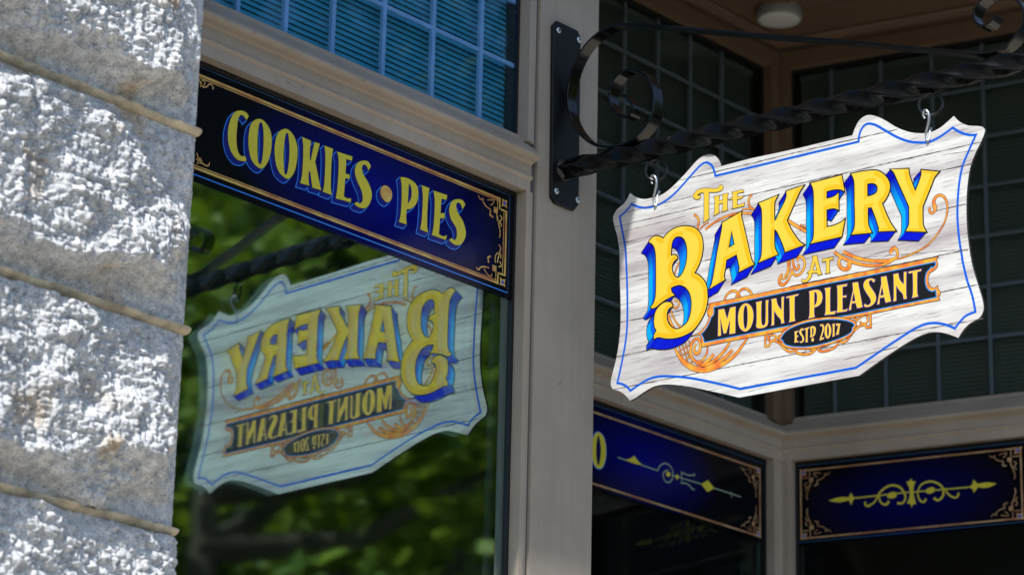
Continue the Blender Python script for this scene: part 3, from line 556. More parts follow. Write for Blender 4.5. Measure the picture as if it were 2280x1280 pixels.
mat('black_mark', (0.004, 0.004, 0.004), 0.5)
mat('lamp_white', lin((140, 138, 132)), 0.4)
mat('lamp_glass', lin((205, 203, 198)), 0.25)
mat('ink', lin((14, 14, 16)), 0.32)
mat('line_blue', lin((0, 88, 205)), 0.3)
mat('yellow_light', lin((234, 196, 64)), 0.3)
mat('yellow_deep', lin((226, 178, 24)), 0.3)
mat('yellow_small', lin((232, 190, 58)), 0.3)
mat('shade', (0.1, 0.1, 0.5), 0.28, vcol=True)
mat('orange', lin((240, 160, 62)), 0.35, var=0.0)
mat('violet', lin((72, 40, 150)), 0.4)
mat('banner_ink', lin((20, 21, 26)), 0.35, var=0.2, vscale=60)
mat('cyan_line', lin((30, 132, 205)), 0.35)
mat('board_edge', lin((44, 42, 40)), 0.6)
mat('plank_gap', lin((74, 66, 66)), 0.5, var=0.4, vscale=30, stretch=(1, 1, 1))
mat('win_yellow', lin((206, 198, 60)), 0.32, var=0.04, vscale=80)
mat('win_blue', lin((0, 12, 124)), 0.25)
mat('win_line', lin((44, 140, 255)), 0.3)
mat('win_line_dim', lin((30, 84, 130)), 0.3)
mat('win_gold', lin((196, 152, 84)), 0.35)
mat('win_pale', lin((150, 176, 150)), 0.35)
mat('win_black', (0.004, 0.005, 0.008), 0.18, spec=0.6)
mat('jewel', lin((40, 90, 200)), 0.25)
mat('mortar', lin((206, 190, 160)), 0.95, var=0.35, vscale=30, bump=1.0, bscale=150)
mat('asphalt', (0.05, 0.05, 0.052), 0.9, var=0.2, vscale=3)
mat('paving', lin((198, 188, 170)), 0.85, var=0.12, vscale=2)
mat('kerb', lin((150, 146, 138)), 0.85, var=0.12, vscale=2)
mat('bark', lin((72, 60, 48)), 0.9, var=0.3, vscale=6, bump=0.5, bscale=30)
def leaf_mat(name, a, b):
    m = mat(name, a, 0.5)
    nt = m.node_tree; bs = nt.nodes['Principled BSDF']
    oi = nt.nodes.new('ShaderNodeNewGeometry')
    rp = nt.nodes.new('ShaderNodeValToRGB')
    rp.color_ramp.elements[0].color = (*a, 1); rp.color_ramp.elements[1].color = (*b, 1)
    nt.links.new(oi.outputs['Random Per Island'], rp.inputs[0]); nt.links.new(rp.outputs[0], bs.inputs['Base Color'])
    tr = nt.nodes.new('ShaderNodeBsdfTranslucent'); nt.links.new(rp.outputs[0], tr.inputs[0])
    mx = nt.nodes.new('ShaderNodeMixShader'); mx.inputs[0].default_value = 0.35
    out = [n for n in nt.nodes if n.type == 'OUTPUT_MATERIAL'][0]
    nt.links.new(bs.outputs[0], mx.inputs[1]); nt.links.new(tr.outputs[0], mx.inputs[2]); nt.links.new(mx.outputs[0], out.inputs[0])
leaf_mat('leaf', (0.08, 0.15, 0.008), (0.34, 0.40, 0.02))
leaf_mat('leaf_dark', (0.015, 0.035, 0.008), (0.07, 0.12, 0.016))
glass_mat('shop_glass', 0.16, (0.80, 0.88, 0.86), (0.76, 0.98, 1.0), 3.0, 0.026)
glass_mat('shop_glass_inner', 0.17, (0.45, 0.52, 0.50), (0.76, 0.98, 1.0), 3.0, 0.026)
glass_mat('transom_glass', 0.03, (0.70, 0.86, 0.98), (0.7, 0.9, 1.0), 5.0)
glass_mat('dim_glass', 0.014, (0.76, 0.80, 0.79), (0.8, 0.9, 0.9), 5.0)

# orange leaf paint: mottled
def mottled(name, a, b, sc, rough=0.35):
    m = mat(name, a, rough); nt = m.node_tree; bs = nt.nodes['Principled BSDF']
    tc = nt.nodes.new('ShaderNodeTexCoord'); n = nt.nodes.new('ShaderNodeTexNoise')
    n.inputs['Scale'].default_value = sc; n.inputs['Detail'].default_value = 5
    rp = nt.nodes.new('ShaderNodeValToRGB')
    rp.color_ramp.elements[0].position = 0.38; rp.color_ramp.elements[1].position = 0.62
    rp.color_ramp.elements[0].color = (*a, 1); rp.color_ramp.elements[1].color = (*b, 1)
    nt.links.new(tc.outputs['Object'], n.inputs['Vector']); nt.links.new(n.outputs[0], rp.inputs[0]); nt.links.new(rp.outputs[0], bs.inputs['Base Color'])
mottled('orange', lin((216, 112, 48)), lin((232, 166, 58)), 45)
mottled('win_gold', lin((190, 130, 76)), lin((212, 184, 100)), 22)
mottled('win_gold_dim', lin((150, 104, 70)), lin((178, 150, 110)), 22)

# white-washed printed boards
def board_mat():
    m = mat('washed_boards', (0.75, 0.74, 0.72), 0.3)
    nt = m.node_tree; bs = nt.nodes['Principled BSDF']; L = nt.links.new
    tc = nt.nodes.new('ShaderNodeTexCoord')
    def noise(sc, st, det, ramp):
        mp = nt.nodes.new('ShaderNodeMapping'); mp.inputs['Scale'].default_value = st
        L(tc.outputs['Object'], mp.inputs[0])
        n = nt.nodes.new('ShaderNodeTexNoise'); n.inputs['Scale'].default_value = sc; n.inputs['Detail'].default_value = det; n.inputs['Roughness'].default_value = 0.65
        L(mp.outputs[0], n.inputs['Vector'])
        r = nt.nodes.new('ShaderNodeValToRGB')
        r.color_ramp.elements[0].position, r.color_ramp.elements[1].position = ramp[0], ramp[1]
        r.color_ramp.elements[0].color = (*ramp[2], 1); r.color_ramp.elements[1].color = (*ramp[3], 1)
        L(n.outputs[0], r.inputs[0]); return r
    def mul(a, b):
        x = nt.nodes.new('ShaderNodeMix'); x.data_type = 'RGBA'; x.blend_type = 'MULTIPLY'; x.inputs[0].default_value = 1
        L(a.outputs[0] if a.type != 'MIX' else a.outputs[2], x.inputs[6]); L(b.outputs[0], x.inputs[7]); return x
    a = noise(7, (1, 0.3, 3.0), 4, (0.36, 0.58, lin((180, 174, 175)), lin((218, 219, 215))))
    b = noise(30, (1, 0.12, 4.0), 6, (0.30, 0.48, (0.80, 0.78, 0.80), (1, 1, 1)))
    c = noise(110, (1, 0.09, 3.6), 5, (0.36, 0.415, (0.34, 0.31, 0.32), (1, 1, 1)))
    d = noise(3.5, (1, 0.5, 2.6), 3, (0.30, 0.50, (0.84, 0.79, 0.79), (1, 1, 1)))
    x = mul(a, b); x = mul(x, c); x = mul(x, d)
    L(x.outputs[2], bs.inputs['Base Color'])
board_mat()

def granite_mat():
    m = mat('granite', (0.5, 0.5, 0.5), 0.85)
    nt = m.node_tree; bs = nt.nodes['Principled BSDF']; L = nt.links.new
    tc = nt.nodes.new('ShaderNodeTexCoord')
    def noise(sc, det, p0, p1, c0, c1):
        n = nt.nodes.new('ShaderNodeTexNoise'); n.inputs['Scale'].default_value = sc; n.inputs['Detail'].default_value = det
        L(tc.outputs['Object'], n.inputs['Vector'])
        r = nt.nodes.new('ShaderNodeValToRGB'); r.color_ramp.elements[0].position = p0; r.color_ramp.elements[1].position = p1
        r.color_ramp.elements[0].color = (*c0, 1); r.color_ramp.elements[1].color = (*c1, 1)
        L(n.outputs[0], r.inputs[0]); return r
    def mix(a, b):
        x = nt.nodes.new('ShaderNodeMix'); x.data_type = 'RGBA'; x.blend_type = 'MULTIPLY'; x.inputs[0].default_value = 1
        L(a.outputs[0] if a.type != 'MIX' else a.outputs[2], x.inputs[6]); L(b.outputs[0], x.inputs[7]); return x
    a = noise(60, 5, 0.35, 0.65, lin((174, 177, 181)), lin((222, 222, 220)))
    b = noise(300, 3, 0.36, 0.47, (0.42, 0.42, 0.45), (1, 1, 1))
    c = noise(8, 6, 0.30, 0.40, (0.84, 0.70, 0.54), (1, 1, 1))
    x = mix(mix(a, b), c)
    L(x.outputs[2], bs.inputs['Base Color'])
    n = nt.nodes.new('ShaderNodeTexNoise'); n.inputs['Scale'].default_value = 500; L(tc.outputs['Object'], n.inputs['Vector'])
    bp = nt.nodes.new('ShaderNodeBump'); bp.inputs['Strength'].default_value = 0.35; bp.inputs['Distance'].default_value = 0.002
    L(n.outputs[0], bp.inputs['Height']); L(bp.outputs[0], bs.inputs['Normal'])
granite_mat()

# navy printed panels: a glow of blue printed round the middle of the lettering
def panel_mat(name, cx, cz, rx, rz, deep, mid):
    m = mat(name, mid, 0.14, spec=0.16)
    nt = m.node_tree; bs = nt.nodes['Principled BSDF']; L = nt.links.new
    tc = nt.nodes.new('ShaderNodeTexCoord'); mp = nt.nodes.new('ShaderNodeMapping')
    mp.inputs['Scale'].default_value = (1/rx, 0, 1/rz); mp.inputs['Location'].default_value = (-cx/rx, 0, -cz/rz)
    L(tc.outputs['Object'], mp.inputs[0])
    g = nt.nodes.new('ShaderNodeTexGradient'); g.gradient_type = 'SPHERICAL'
    L(mp.outputs[0], g.inputs[0])
    r = nt.nodes.new('ShaderNodeValToRGB')
    r.color_ramp.elements[0].color = (*deep, 1); r.color_ramp.elements[1].color = (*mid, 1); r.color_ramp.elements[1].position = 0.95
    L(g.outputs['Fac'], r.inputs[0]); L(r.outputs[0], bs.inputs['Base Color'])
panel_mat('navy_cookies', 0.0, 0.12, 0.42, 0.17, (0.0020, 0.003, 0.008), lin((0, 7, 122)))
panel_mat('navy_number', 0.0, 0.125, 0.34, 0.15, (0.002, 0.0025, 0.005), lin((0, 5, 116)))
panel_mat('navy_scroll', 0.34, 0.11, 0.32, 0.14, (0.002, 0.0025, 0.005), lin((0, 3, 84)))

# ------------------------------------------------------------------ ground
g = MB(); g.box(-60, 90, -3.6, 30, -0.3, 0.0, 'paving'); g.build('pavement', kind='structure')
g = MB(); g.box(-60, 90, -3.75, -3.6, -0.3, 0.004, 'kerb'); g.build('kerb', kind='structure')
g = MB(); g.face([(-400, -400, -0.13), (400, -400, -0.13), (400, 300, -0.13), (-400, 300, -0.13)], 'asphalt'); g.build('road', kind='structure')

# ------------------------------------------------------------------ storefront
YC = 0.897
AD = R(-13.352668)
D0 = (6.645, 0.84)
DANG = math.atan2(-math.cos(AD), -math.sin(AD))
BAYS = {'W': ((0, 0), 0.0), 'C': ((0, YC), 0.0), 'D': (D0, DANG)}
sh = thing('bakery_building', 'grey painted shopfront with moulded headers, corner posts and a recessed entrance bay', 'building')
ZH, ZG, ZT, ZC = 3.7515, 3.884, 4.972, 5.06
HEAD = [(0.012, ZH), (-0.033, ZH-0.0025), (-0.033, 3.7735), (-0.0365, 3.7755), (-0.0395, 3.780), (-0.0375, 3.7850), (-0.035, 3.787), (-0.035, 3.8105),
        (-0.040, 3.8135), (-0.054, 3.8165), (-0.0605, 3.8195), (-0.0625, 3.8235), (-0.0605, 3.829), (-0.012, 3.872), (-0.006, ZG), (0.012, ZG)]
def place(mb, name, parent, bay, **k):
    (x, y), a = BAYS[bay]
    o = mb.build(name, None, loc=(x, y, 0), rotz=a, **k); o.parent = parent
    return o
def plain(mb, name, parent, bay):
    return place(mb, name, parent, bay)
def sub(mb, name, parent):
    o = mb.build(name, parent); return o
def bay(b, s0, s1, cap0, cap1, hd0, hd1, mun, hor, jamb, brown=False, gl=('shop_glass', 'shop_glass_inner', 'transom_glass')):
    # header moulding
    h = MB(); h.prism(HEAD, hd0, hd1, 'grey_paint'); place(h, 'header_moulding', sh, b)
    # lower display window: gasket frame > glass
    w = MB()
    gk = 0.007
    w.box(s0, s0+gk, -0.0065, 0.02, 0.5, ZH-0.004, 'gasket'); w.box(s1-gk, s1, -0.0065, 0.02, 0.5, ZH-0.004, 'gasket'); w.box(s0+gk, s1-gk, -0.0065, 0.02, ZH-gk-0.004, ZH-0.004, 'gasket')
    w.box(s1-gk-0.012, s1-gk-0.0002, 0.003, 0.0135, 0.5, ZH-0.02, 'gasket'); w.box(s1-gk-0.0145, s1-gk-0.0122, 0.004, 0.0125, 0.5, ZH-0.02, 'spacer')
    wo = place(w, 'display_window', sh, b)
    g = MB(); g.box(s0+0.001, s1-0.001, 0.0, 0.0004, 0.5, ZH-0.003, gl[0])
    g2 = MB(); g2.box(s0+0.001, s1-0.001, 0.0160, 0.0164, 0.5, ZH-0.003, gl[1])
    sub(g, 'glass', wo); sub(g2, 'inner_glass', wo)
    # transom window above: muntins > glass
    t = MB()
    mp_ = 'muntin_paint' if b == 'W' else 'muntin_shaded'
    for i, x in enumerate(mun): t.box(x-0.0055, x+0.0055, 0.0035, 0.012, ZG-0.002, ZT, mp_)
    for z in hor: t.box(s0, s1, 0.0045, 0.011, z-0.0045, z+0.0045, mp_)
    t.box(s0, s0+0.006, -0.004, 0.03, ZG, ZT, 'gasket'); t.box(s1-0.006, s1, -0.004, 0.03, ZG, ZT, 'gasket'); t.box(s0+0.006, s1-0.006, -0.004, 0.03, ZT-0.012, ZT, 'gasket')
    to = place(t, 'transom_window', sh, b)
    g = MB(); g.box(s0+0.001, s1-0.001, 0.0, 0.0004, ZG-0.01, ZT, gl[2]); sub(g, 'glass', to)
    # casing: jambs and head board
    c = MB(); pm = 'grey_paint'
    for (x0, x1, side) in jamb:
        for (za, zb) in ((0.3, ZH-0.0005), (ZG-0.02, ZT+0.0)):
            p2 = 'brown_bounce' if (brown and za > 3.8) else pm
            c.box(x0, x1, -0.030, 0.06, za, zb, p2)
            xm = x0 + (0.30 if side > 0 else 0.70)*(x1-x0)
            if side > 0: c.box(x0, x0+0.55*(x1-x0), -0.0335, -0.0302, za, zb-0.001, p2)
            else: c.box(x1-0.55*(x1-x0), x1, -0.0335, -0.0302, za, zb-0.001, p2)
    c.box(cap0, cap1, -0.033, 0.06, ZT+0.0005, ZC+0.05, 'brown_bounce' if brown else pm)
    c.box(cap0, cap1, -0.040, -0.0332, ZT+0.030, ZT+0.048, 'brown_bounce' if brown else pm)
    place(c, 'window_casing', sh, b)
HZ = [4.047+0.1525*k for k in range(6)]
bay('W', 2.95, 4.4265, 2.9, 4.452, 2.9, 4.4405, [3.131+0.1475*k for k in range(3)]+[3.590, 3.7225, 3.857, 4.0065, 4.158, 4.3108], HZ, [(4.4275, 4.452, 1)])
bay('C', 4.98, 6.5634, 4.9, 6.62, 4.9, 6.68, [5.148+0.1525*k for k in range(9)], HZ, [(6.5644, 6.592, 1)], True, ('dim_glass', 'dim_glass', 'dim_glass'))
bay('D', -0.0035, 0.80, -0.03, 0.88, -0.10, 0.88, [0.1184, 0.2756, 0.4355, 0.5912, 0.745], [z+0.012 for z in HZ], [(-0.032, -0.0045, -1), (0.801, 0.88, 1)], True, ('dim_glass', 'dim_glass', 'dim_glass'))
# corner post between the two recessed windows
def dw(s, n):   # bay D local -> world xy
    c, q = math.cos(DANG), math.sin(DANG)
    return (D0[0]+s*c+n*q, D0[1]+s*q-n*c)
pc = MB()
ny = YC-0.0295
a = dw(-0.02, 0.0295); b2 = dw(-0.09, 0.0295)
t = (ny-a[1])/(b2[1]-a[1]); ci = (a[0]+t*(b2[0]-a[0]), ny)
for za, zb, mm in ((0.0, ZH+0.01, 'grey_paint'), (ZG-0.03, ZC+0.02, 'brown_bounce')):
    pc.vprism([(6.585, ny), ci, a, dw(-0.02, -0.05), (6.70, 1.02), (6.585, 1.0)], za, zb, mm)
pc.build('corner_post', sh)
# front post that carries the bracket, with a groove beside the casing
p = MB()
p.box(4.4615, 4.664, -0.033, 0.16, 0.0, ZC+0.02, 'grey_paint')
p.box(4.4522, 4.4614, -0.026, 0.16, 0.0, ZC+0.02, 'groove_dark')
p.build('corner_post', sh)
# outer pier on the far side of the entrance, side returns, ceiling, added sun-blocking canopy, shell
s = MB()
x1, y1 = dw(0.88, -0.06)
s.box(6.84, 9.2, -0.03, 0.12, 0, ZC+0.02, 'grey_paint')
s.vprism([(4.664, 0.161), (4.70, 0.161), (4.93, 0.93), (4.89, 0.93)], 0, ZC+0.02, 'grey_paint')
s.build('wall', sh)
s = MB()
s.box(-6, 14, -0.28, 7.0, 5.64, 6.6, 'plaster')
s.box(2.2, 9.6, -0.60, -0.06, ZC, 5.64, 'plaster')  # unseen canopy slab, added to keep direct sun off the shopfront below
s.box(-6, 2.0, 0.0, 0.15, 0, 5.64, 'plaster'); s.box(9.2, 14, -0.03, 0.12, 0, 5.64, 'plaster')
s.box(2.2, 9.6, -0.06, 0.10, ZC+0.021, 5.64, 'plaster')
s.build('upper_wall_added_canopy', sh)
c = MB()
c.box(4.45, 7.4, -0.0595, 1.2, ZC+0.0015, ZC+0.02, 'brown_bounce')
c.build('ceiling', sh)
# crown mouldings round the recess ceiling
k = MB(); PR = [(0.0, ZC-0.040), (-0.052, ZC-0.012), (-0.060, ZC-0.006), (-0.060, ZC+0.001), (0, ZC+0.001)]
PR2 = [(-0.20, ZC-0.010), (-0.24, ZC-0.010), (-0.243, ZC+0.001), (-0.197, ZC+0.001)]
k.prism(PR, 4.9, 6.66, 'brown_bounce'); k.prism(PR2, 4.9, 6.46, 'brown_bounce'); place(k, 'crown_moulding', sh, 'C')
k = MB(); k.prism(PR, -0.09, 0.88, 'brown_bounce'); k.prism(PR2, 0.16, 0.88, 'brown_bounce'); place(k, 'crown_moulding', sh, 'D')
# interior shell behind the glass
n = MB()
n.box(2.3, 9.0, 5.8, 5.9, 0, 5.2, 'dark_interior'); n.box(2.2, 2.3, 0.05, 5.9, 0, 5.2, 'dark_interior'); n.box(9.0, 9.1, 0.13, 5.9, 0, 5.2, 'dark_interior')
n.box(2.3, 9.0, 0.2, 5.8, 5.16, 5.2, 'dark_interior'); n.box(2.3, 9.0, 0.2, 5.8, 0.005, 0.05, 'shop_wood')
n.box(2.32, 4.60, 0.9, 0.95, 3.95, 5.15, 'dark_interior'); n.box(2.32, 4.6, 0.2, 0.95, 4.86, 4.9, 'dark_interior')
n.build('interior', sh)
iw = MB()
iw.box(5.2, 5.28, 3.0, 3.1, 0.1, 3.6, 'plaster'); iw.box(5.9, 5.98, 3.0, 3.1, 0.1, 3.6, 'plaster'); iw.box(5.28, 5.9, 3.0, 3.1, 3.25, 3.35, 'plaster')
iw.build('interior_doorway', sh)

# ------------------------------------------------------------------ blinds (each hangs behind its transom)
def blind(b, s0, s1, label, tilt, sm='slat'):
    (x, y), a = BAYS[b]
    t = thing('window_blind', label, 'blind', (x, y, 0), a, 'venetian blinds behind the transom windows')
    m = MB(); z = ZG+0.004
    ct, st = math.cos(tilt), math.sin(tilt)
    while z < ZT-0.03:
        rows = []
        for e in (s0, s1):
            rows.append([(e, 0.034+q*ct, z+q*st+0.0022*(1-(q/0.009)**2)) for q in (-0.009, -0.0045, 0, 0.0045, 0.009)])
        m.grid(rows, sm); z += 0.0128
    m.build('slats', t)
    r = MB(); r.box(s0, s1, 0.022, 0.046, ZT-0.028, ZT-0.004, sm); r.build('head_rail', t)
blind('W', 2.97, 4.4205, 'teal venetian blind behind the muntined window above the cookies sign', R(66))
blind('C', 5.0, 6.545, 'dim venetian blind in the recess behind the hanging sign, left of the corner post', R(70), 'slat_shaded')
blind('D', 0.012, 0.79, 'shaded venetian blind in the recess above the scroll ornament panel', R(70), 'slat_shaded')

# ------------------------------------------------------------------ painted panels on the glass
def fr_w(u, v, h): return (u, -h, v)
def corner(e, U, V, su, sv, m, h=0.5):
    """leaf scroll, little window and square that fill a panel corner; (U, V) = outer corner of the gold line, mm"""
    T = lambda x, y: Vector((U+su*x, V+sv*y))
    for i in range(7):
        pts = sample(DATA['Ws%d' % i], False)
        e.stroke([T(p.x-398.6, p.y-223.0) for p in pts], W_STROKES[i][1], h, m)
    e.fill([[T(-42, -26), T(-29, -26), T(-29, -39), T(-42, -39)]], h+0.1, m)
    e.stroke([T(-31, 0), T(-31, -24)], 3, h+0.02, m); e.stroke([T(-27, -25), T(0, -25)], 3, h+0.03, m)
    e.fill([[T(-22, 2), T(-11, 0), T(0, 2), T(-2, -9), T(0, -19), T(-11, -17), T(-22, -19), T(-20, -9)]], h+0.12, m)
    e.disc(T(-11, -8.5), 4.6, h+0.2, 'jewel')
# cookies and pies
wp = thing('window_sign', 'navy panel with COOKIES and PIES in yellow letters across the front window', 'window sign', (4, -0.0042, 3.5), 0, 'navy panels across the tops of the windows')
b = MB(); b.box(-0.60, 0.4185, 0, 0.0036, 0.0055, 0.2465, 'navy_cookies'); b.build('panel', wp)
e = Sheet(fr_w)
for v, w, m in ((0.2205, 5.2, 'win_gold'), (0.2150, 2.2, 'win_gold'), (0.2375, 1.7, 'win_line_dim'), (0.0300, 5.0, 'win_gold'), (0.0352, 2.0, 'win_gold'), (0.0165, 2.2, 'win_line')):
    u1 = {'win_gold': 374}.get(m, 406.5)
    e.stroke([(-599, v*1000), (u1, v*1000)], w, 0.25, m)
e.stroke([(406.5, 16.5), (406.5, 237.5)], 1.5, 0.25, 'win_line_dim')
e.stroke([(396, 52), (396, 198)], 5.2, 0.3, 'win_gold'); e.stroke([(388.5, 56), (388.5, 194)], 2.0, 0.3, 'win_gold')
for (vs_, sg) in ((220.5, -1), (30, 1)):
    e.stroke([(374, vs_+2.5*-sg), (374, vs_+sg*24)], 4, 0.35, 'win_gold'); e.stroke([(367, vs_+sg*6), (367, vs_+sg*22)], 2, 0.35, 'win_gold')
    e.stroke([(378, vs_+sg*23), (398.6, vs_+sg*23)], 4, 0.4, 'win_gold')
    e.fill([[Vector(q) for q in ((380, vs_-sg*3), (388, vs_-sg*1), (398.5, vs_-sg*3), (396, vs_+sg*5), (398.5, vs_+sg*15), (388, vs_+sg*12), (380, vs_+sg*15), (382, vs_+sg*5))]], 0.45, 'win_gold')
    e.disc((389, vs_+sg*5.5), 4.4, 0.55, 'jewel')
    e.fill([[Vector(q) for q in ((355, vs_+sg*23), (368, vs_+sg*23), (368, vs_+sg*36), (355, vs_+sg*36))]], 0.6, 'win_gold')
    for (a1, a2) in ((358.5, 26.5), (364.5, 26.5), (358.5, 32.5), (364.5, 32.5)): e.disc((a1, vs_+sg*a2), 1.2, 0.7, 'win_black', 8)
for nme, w in W_STROKES: e.stroke(sample(DATA[nme], False), w, 0.5, 'win_gold')
e.build('gold_border', wp)
l = Sheet(fr_w); cv = Vector([float(q) for q in DATA['c_v'].split(',')])
def flat_letter(sh_, key, v, base, m_line, m_shade, m_ink, m_face, wl, wi):
    loops = [sample(DATA[key])]
    if key+'_hole' in DATA: loops.append(sample(DATA[key+'_hole']))
    k = 0
    for L in loops:
        L2 = [p+v for p in L]
        sh_.stroke(L2, wl*2, base, m_line, True)
        N = len(L)
        for i in range(N):
            j = (i+1) % N
            sh_.face([sh_.p3(L[i], base+0.3+0.015*(i % 21)), sh_.p3(L[j], base+0.3+0.015*(i % 21)), sh_.p3(L2[j], base+0.3+0.015*(i % 21)), sh_.p3(L2[i], base+0.3+0.015*(i % 21))], m_shade)
            d = (L[j]-L[i])
            n_ = Vector((d.y, -d.x))
        for i in range(N):
            a0, a1, a2 = L[i-1], L[i], L[(i+1) % N]
            c1 = (a1-a0).cross(v) if False else (a1-a0).x*v.y-(a1-a0).y*v.x
            c2 = (a2-a1).x*v.y-(a2-a1).y*v.x
            if c1*c2 < 0: sh_.stroke([a1, a1+v], wl*2, base+0.02+0.01*(k % 7), m_line); k += 1
    sh_.fill([[p+v for p in L] for L in loops], base+0.28, m_shade)
    for L in loops: sh_.stroke(L, wi*2, base+0.75, m_ink, True)
    sh_.fill(loops, base+0.9, m_face)
for kx in ('cC', 'cO', 'cO2', 'cK', 'cI', 'cE', 'cS', 'cP', 'cI2', 'cE2', 'cS2', 'cDot'):
    flat_letter(l, kx, cv, 0.3, 'win_line', 'win_blue', 'win_black', 'win_gold' if kx == 'cDot' else 'win_yellow', 1.9, 0.9)
l.build('lettering', wp)
# number panel in the recess
cp = thing('window_sign', 'navy panel behind the post showing a yellow 0 and a spear ornament', 'window sign', (6, YC-0.0042, 3.5), 0, 'navy panels across the tops of the windows')
b = MB(); b.box(-0.95, 0.5625, 0, 0.0036, 0.0055, 0.2465, 'navy_number'); b.build('panel', cp)
e = Sheet(fr_w)
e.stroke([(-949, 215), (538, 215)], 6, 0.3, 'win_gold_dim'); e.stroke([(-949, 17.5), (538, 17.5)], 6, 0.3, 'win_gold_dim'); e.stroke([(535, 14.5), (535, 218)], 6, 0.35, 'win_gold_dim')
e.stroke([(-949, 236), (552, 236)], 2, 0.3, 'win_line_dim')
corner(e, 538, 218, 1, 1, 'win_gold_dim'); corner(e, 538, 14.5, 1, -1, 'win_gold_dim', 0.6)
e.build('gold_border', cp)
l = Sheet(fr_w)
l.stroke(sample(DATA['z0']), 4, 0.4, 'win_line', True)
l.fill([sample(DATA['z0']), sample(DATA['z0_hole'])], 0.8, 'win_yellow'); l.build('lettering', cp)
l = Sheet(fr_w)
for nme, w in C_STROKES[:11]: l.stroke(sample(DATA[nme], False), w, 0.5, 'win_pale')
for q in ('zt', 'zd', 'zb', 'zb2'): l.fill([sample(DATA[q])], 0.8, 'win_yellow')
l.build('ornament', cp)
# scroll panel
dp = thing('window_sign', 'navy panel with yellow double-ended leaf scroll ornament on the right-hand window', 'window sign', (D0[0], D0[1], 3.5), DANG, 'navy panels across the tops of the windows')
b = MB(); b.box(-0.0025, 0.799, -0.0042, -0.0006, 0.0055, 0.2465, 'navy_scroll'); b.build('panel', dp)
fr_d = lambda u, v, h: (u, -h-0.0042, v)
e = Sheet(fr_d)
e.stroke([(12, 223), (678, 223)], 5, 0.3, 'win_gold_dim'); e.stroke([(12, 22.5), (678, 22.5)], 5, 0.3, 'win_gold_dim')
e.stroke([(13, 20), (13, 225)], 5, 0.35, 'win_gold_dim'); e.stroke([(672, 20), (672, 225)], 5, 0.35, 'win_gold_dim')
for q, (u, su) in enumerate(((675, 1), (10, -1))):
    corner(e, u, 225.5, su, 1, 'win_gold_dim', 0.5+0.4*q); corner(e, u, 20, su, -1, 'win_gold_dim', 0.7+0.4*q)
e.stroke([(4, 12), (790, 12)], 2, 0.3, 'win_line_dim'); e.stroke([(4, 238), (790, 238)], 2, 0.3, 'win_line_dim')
e.build('gold_border', dp)
l = Sheet(fr_d)
for nme, w in D_STROKES[:8]: l.stroke(sample(DATA[nme], False), w, 0.5, 'win_yellow')
for q in ('d_l', 'd_r', 'd_c', 'd_b1', 'd_b2'): l.fill([sample(DATA[q])], 0.8, 'win_yellow')
l.build('ornament', dp)

# ------------------------------------------------------------------ ceiling lamp in the recess
lt = thing('ceiling_light', 'round white flush lamp on the entrance ceiling', 'lamp', (6.40, 0.715, ZC))
b = MB(); b.lathe((0, 0, 0), [(0.063, 0.001), (0.067, -0.010), (0.067, -0.034), (0.065, -0.037), (0.061, -0.0375)], 'lamp_white'); b.build('housing', lt)
b = MB(); b.lathe((0, 0, 0), [(0.0602, -0.0376), (0.054, -0.0405), (0.038, -0.0430), (0.018, -0.0440), (0.002, -0.0442)], 'lamp_glass'); b.build('diffuser', lt)

# ------------------------------------------------------------------ the hanging sign
XS, AS = 4.552079, R(0.623251)
hs = thing('hanging_sign', 'white washed board sign reading THE BAKERY AT MOUNT PLEASANT hung from the iron bracket', 'sign', (XS, 0, 3.5), -AS)
def fr_s(u, v, h): return (-h, -u, v)
def fr_art(u, v, h): return (-h*0.5, -u, v)     # paint layers, half a millimetre apart at most
outl = sample(DATA['board'])
b = Sheet(fr_s)
b.fill([outl], 0, 'washed_boards'); b.fill([outl], -6, 'washed_boards')
N = len(outl)
for i in range(N):
    j = (i+1) % N
    b.face([b.p3(outl[i], 0), b.p3(outl[j], 0), b.p3(outl[j], -6), b.p3(outl[i], -6)], 'board_edge')
random.seed(4)
for i in range(18):
    pts = sample(DATA['plank%d' % i], False)
    P = []
    for a_, c_ in zip(pts[:-1], pts[1:]):
        k = max(2, int((c_-a_).length/9))
        P += [a_.lerp(c_, q/k) + Vector((0, random.uniform(-.35, .35))) for q in range(k)]
    P.append(pts[-1])
    big = i in (0, 3, 5, 6, 7, 8, 9, 11, 12)
    b.stroke(P, [random.uniform(0.8, 2.6) if big else random.uniform(0.3, 1.6) for q in P], 0.12+0.01*i, 'plank_gap')
b.build('board', hs)
b = Sheet(fr_art); b.stroke(sample(DATA['border']), 5.0, 0.4, 'line_blue', True); b.build('border_line', hs)
b = Sheet(fr_art)
for i, (nme, w) in enumerate(SCROLLS):
    pts = sample(DATA[nme], False)
    b.stroke(pts, [q+1.5 for q in w], 0.45+0.004*(i % 10), 'ink')
    b.stroke(pts, [max(q-0.4, 0.8) for q in w], 0.6+0.004*(i % 10), 'orange')
b.build('scrollwork', hs)
